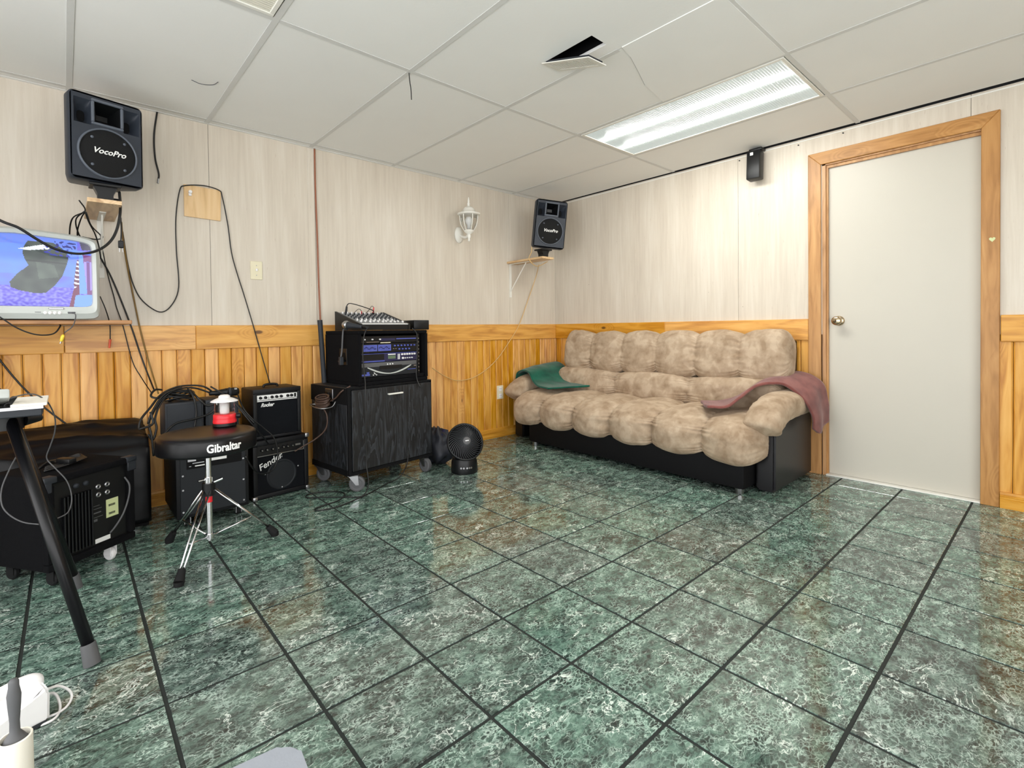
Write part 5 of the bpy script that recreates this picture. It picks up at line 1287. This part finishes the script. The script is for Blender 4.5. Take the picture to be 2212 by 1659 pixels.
# bracket with wound brown cord on the cabinet's side
hk = thing('cord_hook', 'bent metal hook on the left side of the black cabinet', 'hook', CL(-0.012, 0.20, 0.50))
bm = B(); tube(bm, [CL(-0.004, 0.13, 0.535), CL(-0.03, 0.13, 0.505), CL(-0.085, 0.14, 0.500), CL(-0.100, 0.20, 0.503), CL(-0.095, 0.27, 0.512), CL(-0.07, 0.28, 0.512), CL(-0.05, 0.26, 0.512)], 0.0035, 8); obj('wire', bm, M_STEEL, hk, smooth=True)
paths = []
for i in range(13):
    z = 0.512+0.0045*i+0.003*math.sin(i*2)
    paths.append([CL(-0.055+0.026*math.cos(t)+0.003*math.sin(i), 0.195+0.062*math.sin(t)+0.004*math.cos(i*1.3), z+0.012*math.cos(t)) for t in [k*PI/5 for k in range(11)]])
cables('wound_cord', paths, 0.0038, M_CABLEBR, 'brown power cord wound on the hook of the black cabinet', k=3)
cables('brown_cord', [[CL(-0.03, 0.17, 0.53), CL(-0.02, 0.10, 0.56), CL(-0.012, 0.05, 0.60), CL(0.03, 0.02, 0.632)], [CL(-0.06, 0.19, 0.505), CL(-0.045, 0.16, 0.45), CL(-0.05, 0.17, 0.37), CL(-0.09, 0.22, 0.31), CL(-0.15, 0.26, 0.27), CL(-0.19, 0.28, 0.245)]], 0.0045, M_CABLEBR, 'brown cord trailing from the wound coil toward the amplifiers')
# rack case
RA = math.radians(6.2)
rk = thing('rack_case', 'black carpeted rack case full of karaoke gear on the cabinet', 'rack case', (-2.322, -0.535, CZ1+0.001), rotz=RA)
RW, RD, RH = 0.525, 0.395, 0.336
bm = B()
bb(bm, 0, RW, 0.0, RD, 0, 0.022, 0.004); bb(bm, 0.02, RW-0.02, 0.012, 0.030, 0.022, 0.046, 0.004); bb(bm, 0, RW, 0.0, RD, RH-0.022, RH, 0.004); bb(bm, 0, 0.020, 0.0, RD, 0.022, RH-0.022); bb(bm, RW-0.020, RW, 0.0, RD, 0.022, RH-0.022); bb(bm, 0.02, RW-0.02, RD-0.015, RD, 0.022, RH-0.022)
obj('shell', bm, M_CARPET, rk, world=False)
bm = B(); bb(bm, -0.003, 0.0, 0.13, 0.215, 0.125, 0.225, 0.001); obj('handle_plate', bm, M_BLACK, rk, world=False)
bm = B(); bb(bm, -0.006, -0.003, 0.150, 0.195, 0.150, 0.200, 0.001); obj('handle_recess', bm, M_BLACKMAT, rk, world=False)
bm = B(); tube(bm, [(-0.004, 0.150, 0.150), (-0.020, 0.150, 0.146), (-0.020, 0.195, 0.146), (-0.004, 0.195, 0.150)], 0.006, 8); obj('handle', bm, M_BLACK, rk, world=False, smooth=True)
bm = B()
bb(bm, RW-0.060, RW-0.045, 0.030, 0.034, 0.024, RH-0.024)
obj('rack_rail', bm, M_BLACK, rk, world=False)
for i in range(11):
    bm = B(); cyl(bm, (RW-0.0525, 0.028, 0.04+i*0.024), (RW-0.0525, 0.0305, 0.04+i*0.024), 0.0035, n=8); obj('rail_screw', bm, M_STEEL, rk, world=False)
MK = MW[rk.name]
def unit(name, label, z0, z1, mat, y=0.030, x0=0.024, x1=RW-0.064):
    o = thing(name, label, 'audio unit', MK @ Vector((x0, y, z0)), rotz=RA, group='units in the rack case')
    W = x1-x0; Hh = z1-z0
    bm = B(); bb(bm, 0, W, 0.0, 0.25, 0.0005, Hh-0.0005, 0.0015); obj('chassis', bm, mat, o, world=False)
    return o, W, Hh
def blk(o, name, x0, x1, z0, z1, mat, d=0.0015, y=0.0):
    bm = B(); bb(bm, x0, x1, y-d, y, z0, z1); return obj(name, bm, mat, o, world=False)
def kn(o, x, z, r, mat, d=0.010, name='knob'):
    bm = B(); lathe(bm, [(r, 0.0), (r*0.85, d), (0.0, d*1.05)], 10, (x, 0, z), 'Y', cap=False); obj(name, bm, mat, o, world=False, smooth=True)
o, W, h = unit('audio_processor', 'topmost rack unit with a dark blue strip across its face', 0.256, 0.302, M_BLACK)
blk(o, 'stripe', 0.15, 0.26, 0.014, 0.030, M_DARKBLUE); blk(o, 'stripe', 0.27, W-0.01, 0.022, 0.028, M_BLUEPAN); blk(o, 'stripe', 0.05, 0.14, 0.006, 0.009, M_STEEL)
blk(o, 'amber_label', 0.150, 0.225, -0.0005, 0.005, M_CREAM)
for x in (0.035, 0.09, 0.145): kn(o, x, 0.024, 0.005, M_WHITEPL)
o, W, h = unit('equalizer', 'second rack unit with two blue slider panels and small knobs', 0.194, 0.254, M_BLACK)
blk(o, 'slider_panel', 0.028, 0.125, 0.012, 0.052, M_BLUEPAN); blk(o, 'slider_panel', 0.132, 0.228, 0.012, 0.052, M_BLUEPAN)
for i in range(10):
    for xb in (0.036, 0.140):
        blk(o, 'slider_slot', xb+i*0.0085, xb+i*0.0085+0.0012, 0.018, 0.046, M_DARKBLUE, 0.002); blk(o, 'slider_cap', xb+i*0.0085-0.002, xb+i*0.0085+0.0032, 0.030+0.006*math.sin(i*1.3), 0.034+0.006*math.sin(i*1.3), M_DARKBLUE, 0.006)
for i in range(7): kn(o, 0.255+i*0.026, 0.043, 0.0055, M_BLUEPAN)
for i in range(4): kn(o, 0.290+i*0.026, 0.020, 0.0055, M_BLUEPAN)
for i in range(2): blk(o, 'print_block', 0.244+i*0.018, 0.252+i*0.018, 0.022, 0.026, M_STEEL)
o, W, h = unit('karaoke_mixer', 'third rack unit with a small green display between purple panels', 0.138, 0.192, M_DARKBLUE)
blk(o, 'stripe', 0.02, 0.18, 0.002, 0.008, M_BLUEPAN); blk(o, 'edge', 0.0, W, h-0.003, h-0.0006, M_BLUEPAN)
blk(o, 'dark_window', 0.01, 0.175, 0.014, 0.050, M_BLACK)
blk(o, 'display', 0.205, 0.262, 0.016, 0.036, plain('lcd_green', srgb(96, 116, 92), 0.2, var=0.05)); blk(o, 'name_strip', 0.205, 0.262, 0.041, 0.047, M_FRINT)
for x in (0.280, 0.290): blk(o, 'meter', x, x+0.005, 0.010, 0.045, M_FRINT)
for i in range(6): kn(o, 0.312+i*0.020, 0.041, 0.0065, M_WHITEPL)
for i in range(5): kn(o, 0.318+i*0.018, 0.016, 0.004 if i else 0.007, M_WHITEPL)
o, W, h = unit('disc_player', 'lowest rack unit, silver grey player with a curved smile strip', 0.047, 0.136, M_GREYMETAL)
blk(o, 'top_band', 0.004, W-0.004, 0.062, 0.088, M_GREYRUB)
bm = B(); up_, lo_ = [], []
for k in range(25):
    t = -1+2*k/24; x = W*0.5+t*0.165
    zc = 0.014+0.045*t*t
    up_.append((x, -0.0035, zc+0.003+0.008*abs(t)*(1-abs(t)**6))); lo_.append((x, -0.0035, zc-0.002))
for k in range(24):
    prism(bm, [lo_[k], lo_[k+1], up_[k+1], up_[k]], (0, 0.0035, 0))
obj('curved_strip', bm, M_SILVER, o, world=False)
blk(o, 'disc_tray', 0.14, 0.31, 0.044, 0.066, M_BLACK, 0.002)
for i in range(3): kn(o, 0.200+i*0.019, 0.074, 0.005, M_FRINT, 0.004, 'button')
for (x, z) in ((0.095, 0.012), (0.108, 0.018), (0.118, 0.012), (0.102, 0.024)): kn(o, x, z, 0.0035, M_FRINT, 0.003, 'button')
blk(o, 'blue_badge', 0.012, 0.070, 0.010, 0.020, M_BLUEPAN); blk(o, 'blue_badge', 0.048, 0.066, 0.022, 0.032, M_BLUEPAN); blk(o, 'print_block', W-0.08, W-0.01, 0.030, 0.033, M_BLUEPAN); blk(o, 'print_block', W-0.03, W-0.008, 0.050, 0.056, M_STEEL)
# mixing console on the rack
RT_ = CZ1+0.001+RH
mx = thing('mixing_console', 'grey mixing console with white faders tilted on top of the rack case', 'mixer', MK @ Vector((0.055, 0.045, RH+0.0005)), rotz=RA+0.02)
MWd, MD, F0, F1 = 0.352, 0.285, 0.036, 0.118
bm = B(); prism(bm, [(0, 0, 0.002), (0, MD, 0.020), (0, MD, F1), (0, 0, F0)], (MWd, 0, 0)); obj('body', bm, M_BLACK, mx, world=False)
for x in (-0.014, MWd):
    bm = B(); prism(bm, [(x, -0.004, 0.0005), (x, MD+0.004, 0.0005), (x, MD+0.004, F1+0.008), (x, -0.004, F0+0.004)], (0.014, 0, 0)); obj('side_cheek', bm, M_BLACK, mx, world=False)
sl = math.atan2(F1-F0, MD); MT = Matrix.Translation((0, 0, F0)) @ Matrix.Rotation(sl, 4, 'X'); LD = math.hypot(MD, F1-F0)
bm = B(); box(bm, (MWd/2, LD/2, 0.001), (MWd, LD, 0.002), M=MT); obj('top_panel', bm, plain('console_grey', srgb(136, 140, 144), 0.45, var=0.05), mx, world=False)
bm = B(); box(bm, (MWd/2, 0.008, 0.003), (MWd, 0.014, 0.003), M=MT); obj('armrest', bm, M_FRINT, mx, world=False)
bmk = B(); lathe(bmk, [(0.0055, 0.0), (0.0045, 0.012), (0.0, 0.0125)], 8, cap=False)
kme = bpy.data.meshes.new('knob'); bmk.to_mesh(kme); bmk.free(); kme.materials.append(M_WHITEPL)
kme2 = kme.copy(); kme2.materials.clear(); kme2.materials.append(M_GREYBOX)
for c in range(10):
    for r_ in range(6):
        o = bpy.data.objects.new('knob', kme if r_ in (5, 0) and c < 9 else kme2); COL.objects.link(o); o.parent = mx
        o.location = MT @ Vector((0.024+c*0.033, 0.095+r_*0.035, 0.002)); o.rotation_euler = (sl, 0, 0)
bmk = B(); box(bmk, (0, 0, 0.007), (0.010, 0.018, 0.012), 0.003, 1)
fme = bpy.data.meshes.new('fader'); bmk.to_mesh(fme); bmk.free(); fme.materials.append(M_WHITEPL)
for c in range(11):
    o = bpy.data.objects.new('fader_cap', fme); COL.objects.link(o); o.parent = mx
    o.location = MT @ Vector((0.020+c*0.0315, 0.046+0.006*math.sin(c*2.3), 0.002)); o.rotation_euler = (sl, 0, 0)
MM = MW[mx.name]
def ML(x, y, z): return MM @ (MT @ Vector((x, y, z)))
pl = cables('patch_lead', [[ML(0.050, 0.275, 0.030), ML(0.052, 0.278, 0.052), ML(0.075, 0.28, 0.068), ML(0.15, 0.27, 0.055), ML(0.235, 0.255, 0.032), ML(0.245, 0.25, 0.018)]], 0.0032, M_CABLE, 'black patch lead arching over the mixing console')
bm = B(); cyl(bm, ML(0.049, 0.272, 0.003), ML(0.051, 0.277, 0.048), 0.008, 0.006, 12); obj('plug', bm, M_BLACK, pl)
for (x, lab) in ((0.250, 'red plug standing at the back right of the mixing console'), (0.160, 'small red plug at the back middle of the mixing console')):
    p = thing('audio_plug', lab, 'plug', ML(x, 0.265, 0.003), group='red plugs on the mixer')
    bm = B(); cyl(bm, ML(x, 0.262, 0.012 if x > 0.2 else 0.004), ML(x, 0.265, 0.050 if x > 0.2 else 0.020), 0.005, 0.003, 10); obj('sleeve', bm, M_RED, p)
    bm = B(); cyl(bm, ML(x, 0.262, 0.0), ML(x, 0.262, 0.014), 0.009 if x > 0.2 else 0.004, n=10); obj('base', bm, M_BLACK, p)
    bm = B(); tube(bm, [ML(x, 0.265, 0.050 if x > 0.2 else 0.020), ML(x-0.015, 0.27, 0.056 if x > 0.2 else 0.034), ML(x-0.032, 0.27, 0.028), ML(x-0.045, 0.29, -0.005)], 0.0018, 6); obj('wire', bm, M_CABLE, p, smooth=True)
# box right of the mixer
xb = tag(obj('adapter_box', (lambda b: (box(b, (0, 0, 0), (0.115, 0.255, 0.066), 0.005, 2, M=Matrix.Translation((-1.793, -0.292, RT_+0.0345)) @ Matrix.Rotation(-0.10, 4, 'Z')), b)[-1])(B()), M_BLACK, auto=True, loc=(-1.793, -0.292, RT_)), 'plain black box on the right end of the rack case', 'box')
# silver microphone and its cords
mc = thing('microphone', 'grey microphone with a steel mesh head leaning beside the mixing console', 'microphone', (-2.30, -0.45, RT_))
p0 = MK @ Vector((-0.008, 0.120, RH+0.036)); p1 = MK @ Vector((0.040, -0.010, RH+0.020)); dm = (p1-p0).normalized()
Mm = Matrix.Translation(p0) @ dm.to_track_quat('Z', 'Y').to_matrix().to_4x4()
bm = B(); lathe(bm, [(0.0, -0.028), (0.014, -0.024), (0.024, -0.010), (0.026, 0.002), (0.024, 0.012), (0.0, 0.014)], 24, cap=False, M=Mm); obj('mesh_head', bm, M_STEEL, mc, smooth=True)
bm = B(); lathe(bm, [(0.0, 0.010), (0.022, 0.012), (0.022, 0.020), (0.017, 0.040), (0.011, 0.105), (0.010, 0.120), (0.0, 0.121)], 24, cap=False, M=Mm); obj('handle', bm, M_GREYBOX, mc, smooth=True)
e = Mm @ Vector((0, 0, 0.121))
bm = B(); lathe(bm, [(0.0, 0.121), (0.009, 0.121), (0.008, 0.150), (0.005, 0.165), (0.0, 0.166)], 16, cap=False, M=Mm); obj('connector', bm, M_BLACK, mc, smooth=True)
e = Mm @ Vector((0, 0, 0.164))
cables('microphone_cable', [[e, MK @ Vector((0.036, -0.030, RH+0.004)), MK @ Vector((0.022, -0.026, RH-0.04)), MK @ Vector((0.016, -0.020, RH-0.15)), MK @ Vector((0.026, -0.022, RH-0.28)), CL(0.100, -0.030, 0.60), CL(0.098, -0.030, 0.40), CL(0.100, -0.028, 0.22), CL(0.098, -0.035, 0.14), CL(0.080, -0.075, 0.05), CL(0.02, -0.10, 0.006), CL(-0.06, -0.03, 0.006), CL(-0.14, 0.06, 0.006), CL(-0.20, 0.12, 0.006), CL(-0.16, 0.17, 0.006), CL(-0.06, 0.12, 0.006), CL(-0.02, 0.02, 0.006), CL(-0.10, -0.06, 0.006), CL(-0.24, -0.08, 0.006), CL(-0.26, -0.12, 0.006), CL(-0.16, -0.15, 0.006), CL(0.05, -0.10, 0.006), CL(0.24, -0.02, 0.006), CL(0.36, 0.0, 0.02), CL(0.395, -0.030, 0.10), CL(0.405, -0.032, 0.18)]], 0.0036, M_CABLE, 'long black microphone cable running down the cabinet front and looping on the floor')
cables('rack_front_cable', [[MK @ Vector((0.395, -0.006, RH+0.012)), MK @ Vector((0.425, -0.016, RH-0.03)), MK @ Vector((0.428, -0.012, RH-0.15)), MK @ Vector((0.420, -0.012, 0.03)), CL(0.515, -0.028, 0.58)]], 0.0035, M_CABLE, 'thin black cable hanging down the right side of the rack front')
xl = cables('grey_lead', [[MK @ Vector((0.02, 0.16, RH+0.006)), MK @ Vector((-0.010, 0.15, RH+0.006)), MK @ Vector((-0.022, 0.14, RH-0.03)), MK @ Vector((-0.026, 0.145, RH-0.12)), MK @ Vector((-0.030, 0.15, RH-0.16))]], 0.0055, M_GREYRUB, 'thick grey lead with a square plug hanging on the left side of the rack case')
bm = B(); q = MK @ Vector((-0.030, 0.15, RH-0.185)); box(bm, tuple(q), (0.022, 0.030, 0.050), 0.003, 1); obj('plug', bm, M_GREYBOX, xl)
pb = tag(obj('black_pole', (lambda b: (cyl(b, (-2.386, -0.165, CZ1+0.002), (-2.402, -0.150, 1.030), 0.0155, n=18), b)[-1])(B()), M_GREYBOX, auto=True, loc=(-2.386, -0.165, CZ1)), 'upright dark pole leaning behind the left side of the rack case', 'pole')

# ------------------------------------------------------------------ fan and bag
FX, FY = -1.632, -0.652
fn = thing('desk_fan', 'small black round floor fan with spiral grille beside the cabinet', 'fan', (FX, FY, 0))
bm = B(); lathe(bm, [(0.0, 0.0), (0.088, 0.0), (0.090, 0.006), (0.086, 0.075), (0.078, 0.095), (0.0, 0.100)], 40, (FX, FY, 0), cap=False); obj('base', bm, M_BLACK, fn, smooth=False, auto=True)
Nf = Vector((-0.28, -0.86, 0.40)).normalized(); HC = Vector((FX-0.002, FY-0.005, 0.196))
MF = Matrix.Translation(HC) @ Nf.to_track_quat('Z', 'Y').to_matrix().to_4x4() @ Matrix.Scale(1.08, 4)
bm = B(); lathe(bm, [(0.0, -0.095), (0.045, -0.090), (0.080, -0.066), (0.104, -0.030), (0.114, 0.004), (0.110, 0.018), (0.104, 0.020)], 48, cap=False, M=MF); obj('housing', bm, M_BLACK, fn, smooth=True)
bm = B(); lathe(bm, [(0.112, 0.012), (0.117, 0.016), (0.117, 0.026), (0.110, 0.030), (0.105, 0.024)], 48, cap=False, M=MF); obj('rim', bm, M_BLACK, fn, smooth=True)
bm = B(); lathe(bm, [(0.0, -0.01), (0.10, -0.012)], 40, cap=False, M=MF); obj('shroud', bm, M_BLACKMAT, fn)
bmk = B(); tube(bmk, [(r*math.cos(0.9*(r/0.11)**1.1), r*math.sin(0.9*(r/0.11)**1.1), 0.052-0.028*(r/0.11)**2.4) for r in (0.022, 0.04, 0.06, 0.08, 0.095, 0.108)], 0.0014, 6, 3)
vme = bpy.data.meshes.new('vane'); bmk.to_mesh(vme); bmk.free(); vme.materials.append(plain('vane_plastic', srgb(58, 61, 66), 0.3, spec=0.6))
MFl = MW[fn.name].inverted() @ MF
for k in range(40):
    o = bpy.data.objects.new('vane', vme); COL.objects.link(o); o.parent = fn; o.matrix_local = MFl @ Matrix.Rotation(2*PI*k/40, 4, 'Z')
bm = B(); lathe(bm, [(0.024, 0.046), (0.025, 0.054), (0.020, 0.058), (0.0, 0.059)], 24, cap=False, M=MF); hb = obj('hub_cap', bm, M_GREYRUB, fn, smooth=True)
bm = B(); box(bm, (0, 0, 0.0598), (0.022, 0.005, 0.001), M=MF @ Matrix.Rotation(0.05, 4, 'Z')); obj('badge', bm, M_FRINT, hb)
for s in (-0.32, -0.12, 0.12, 0.30, 0.45):
    a = math.radians(-122)+s
    bm = B(); cyl(bm, (FX+0.084*math.cos(a), FY+0.084*math.sin(a), 0.045), (FX+0.092*math.cos(a), FY+0.092*math.sin(a), 0.045), 0.006, n=10); obj('button', bm, M_STEEL, fn)
bm = B()
def bagf(u, v):
    a = 2*PI*u; ph = -PI/2+PI*v
    r = 1+0.28*noise.noise(Vector((math.cos(a)*2.2, math.sin(a)*2.2, ph*1.6+3)))+0.10*noise.noise(Vector((math.cos(a)*6, math.sin(a)*6, ph*5)))
    x = 0.105*math.cos(ph)*math.cos(a)*r; y = 0.15*math.cos(ph)*math.sin(a)*r; z = 0.125*math.sin(ph)*r
    return Vector((-1.632+x, -0.335+y, max(0.002, 0.122+z)))
grid(bm, bagf, 44, 26, cu=True); bmesh.ops.remove_doubles(bm, verts=bm.verts, dist=1e-4)
bg = thing('cloth_bag', 'crumpled dark nylon bag on the floor behind the fan', 'bag', (-1.632, -0.335, 0))
obj('body', bm, M_BAG, bg, smooth=True)
bm = B(); prism(bm, [(-1.645, -0.44, 0.150), (-1.59, -0.41, 0.160), (-1.575, -0.37, 0.228), (-1.62, -0.38, 0.245), (-1.65, -0.41, 0.215)], (0.006, -0.010, 0.004)); obj('flap', bm, M_NAVY, bg)

# ------------------------------------------------------------------ things in the left foreground
wa = thing('small_appliance', 'white plastic household appliance with a loop handle on the floor at the left edge', 'appliance', (-3.76, -1.66, 0), rotz=0.30)
bm = B(); bb(bm, -0.10, 0.060, -0.045, 0.045, 0.001, 0.012, 0.003); obj('sole', bm, M_GREYBOX, wa, world=False)
bm = B()
prism(bm, [(-0.11, -0.048, 0.012), (0.064, -0.048, 0.012), (0.066, -0.048, 0.078), (0.058, -0.048, 0.098), (0.035, -0.048, 0.070), (-0.03, -0.048, 0.048), (-0.11, -0.048, 0.040)], (0, 0.096, 0))
bmesh.ops.bevel(bm, geom=list(bm.edges), offset=0.006, segments=2, affect='EDGES'); obj('body', bm, M_WHITEPL, wa, world=False, auto=True)
bm = B(); tube(bm, [(0.052, 0, 0.080), (0.050, 0, 0.100), (0.020, 0, 0.106), (-0.04, 0, 0.100), (-0.09, 0, 0.090), (-0.105, 0, 0.060), (-0.105, 0, 0.030)], 0.015, 12); obj('handle', bm, M_WHITEPL, wa, world=False, smooth=True)
bm = B(); tube(bm, [(-0.062+0.010*math.cos(t), -0.0488, 0.026+0.008*math.sin(t)) for t in (0, 0.8, 1.6, 2.4, 3.1)], 0.002, 6); tube(bm, [(-0.082+0.010*math.cos(t), -0.0488, 0.026-0.008*math.sin(t)) for t in (0, 0.8, 1.6, 2.4, 3.1)], 0.002, 6); obj('swirl_mark', bm, plain('plum_print', srgb(150, 60, 90), 0.5), wa, world=False)
MA = MW[wa.name]
cables('white_cord', [[MA @ Vector((0.068, 0.0, 0.062)), atZ(125, 1482, 0.05), atZ(148, 1490, 0.03), atZ(155, 1505, 0.012), atZ(145, 1525, 0.005), atZ(125, 1540, 0.005), atZ(98, 1551, 0.005)],
    [MA @ Vector((0.068, 0.0, 0.048)), atZ(112, 1497, 0.035), atZ(124, 1505, 0.02), atZ(130, 1528, 0.006), atZ(122, 1548, 0.005), atZ(100, 1562, 0.005), atZ(70, 1570, 0.005), atZ(40, 1566, 0.005)]], 0.0032, M_WHITEPL, 'white cord looping on the floor beside the white appliance')
lr = thing('lint_roller', 'lint roller standing upright with a grey handle in the left foreground', 'lint roller', (-3.733, -1.905, 0))
LRC = (-3.733, -1.905, 0)
bm = B(); lathe(bm, [(0.0265, 0.001), (0.0275, 0.002), (0.0275, 0.127), (0.0265, 0.128), (0.0235, 0.128), (0.0235, 0.06), (0.0235, 0.001)], 36, LRC, cap=False); obj('paper_roll', bm, M_PAPER, lr, auto=True)
bm = B(); lathe(bm, [(0.0, 0.06), (0.020, 0.06), (0.0215, 0.118), (0.016, 0.128), (0.0085, 0.140), (0.0080, 0.160), (0.0105, 0.195), (0.0115, 0.215), (0.0085, 0.233), (0.0085, 0.243), (0.006, 0.248), (0.0, 0.249)], 24, LRC, cap=False)
obj('handle', bm, M_GREYRUB, lr, smooth=True)
tl = thing('storage_tote', 'grey plastic storage tote lid corner at the bottom edge of the photo', 'tote', (-3.590, -2.545, 0), rotz=-0.10)
bm = B(); bb(bm, -0.22, 0.22, -0.16, 0.16, 0.002, 0.172, 0.03, 3); obj('tub', bm, M_GREYTOTE, tl, world=False, auto=True)
bm = B(); 
for k, (w_, l_, z0, z1) in enumerate(((0.245, 0.185, 0.172, 0.195),)):
    pts = []
    for (sx_, sy_) in ((1, 1), (-1, 1), (-1, -1), (1, -1)):
        for q in range(7):
            a = math.atan2(sy_, sx_)-PI/4+q*PI/12
            pts.append((sx_*(w_-0.035)+0.035*math.cos(a), sy_*(l_-0.035)+0.035*math.sin(a), z0))
    prism(bm, pts, (0, 0, z1-z0))
bmesh.ops.bevel(bm, geom=[e for e in bm.edges if abs(e.verts[0].co.z-e.verts[1].co.z) < 1e-6], offset=0.006, segments=2, affect='EDGES')
obj('lid', bm, M_GREYTOTE, tl, world=False, auto=True)
bm = B(); pts = []
for (sx_, sy_) in ((1, 1), (-1, 1), (-1, -1), (1, -1)):
    for q in range(5):
        a = math.atan2(sy_, sx_)-PI/4+q*PI/8; pts.append((sx_*0.175+0.02*math.cos(a), sy_*0.115+0.02*math.sin(a), 0.195))
prism(bm, pts, (0, 0, 0.005)); obj('raised_panel', bm, M_GREYTOTE, tl, world=False)
bm = B(); pts2 = pts+[pts[0]]; tube(bm, [(a*1.008, b*1.008, 0.1955) for a, b, c in pts2], 0.0016, 6, smooth=False); obj('groove', bm, M_BLACKMAT, tl, world=False)
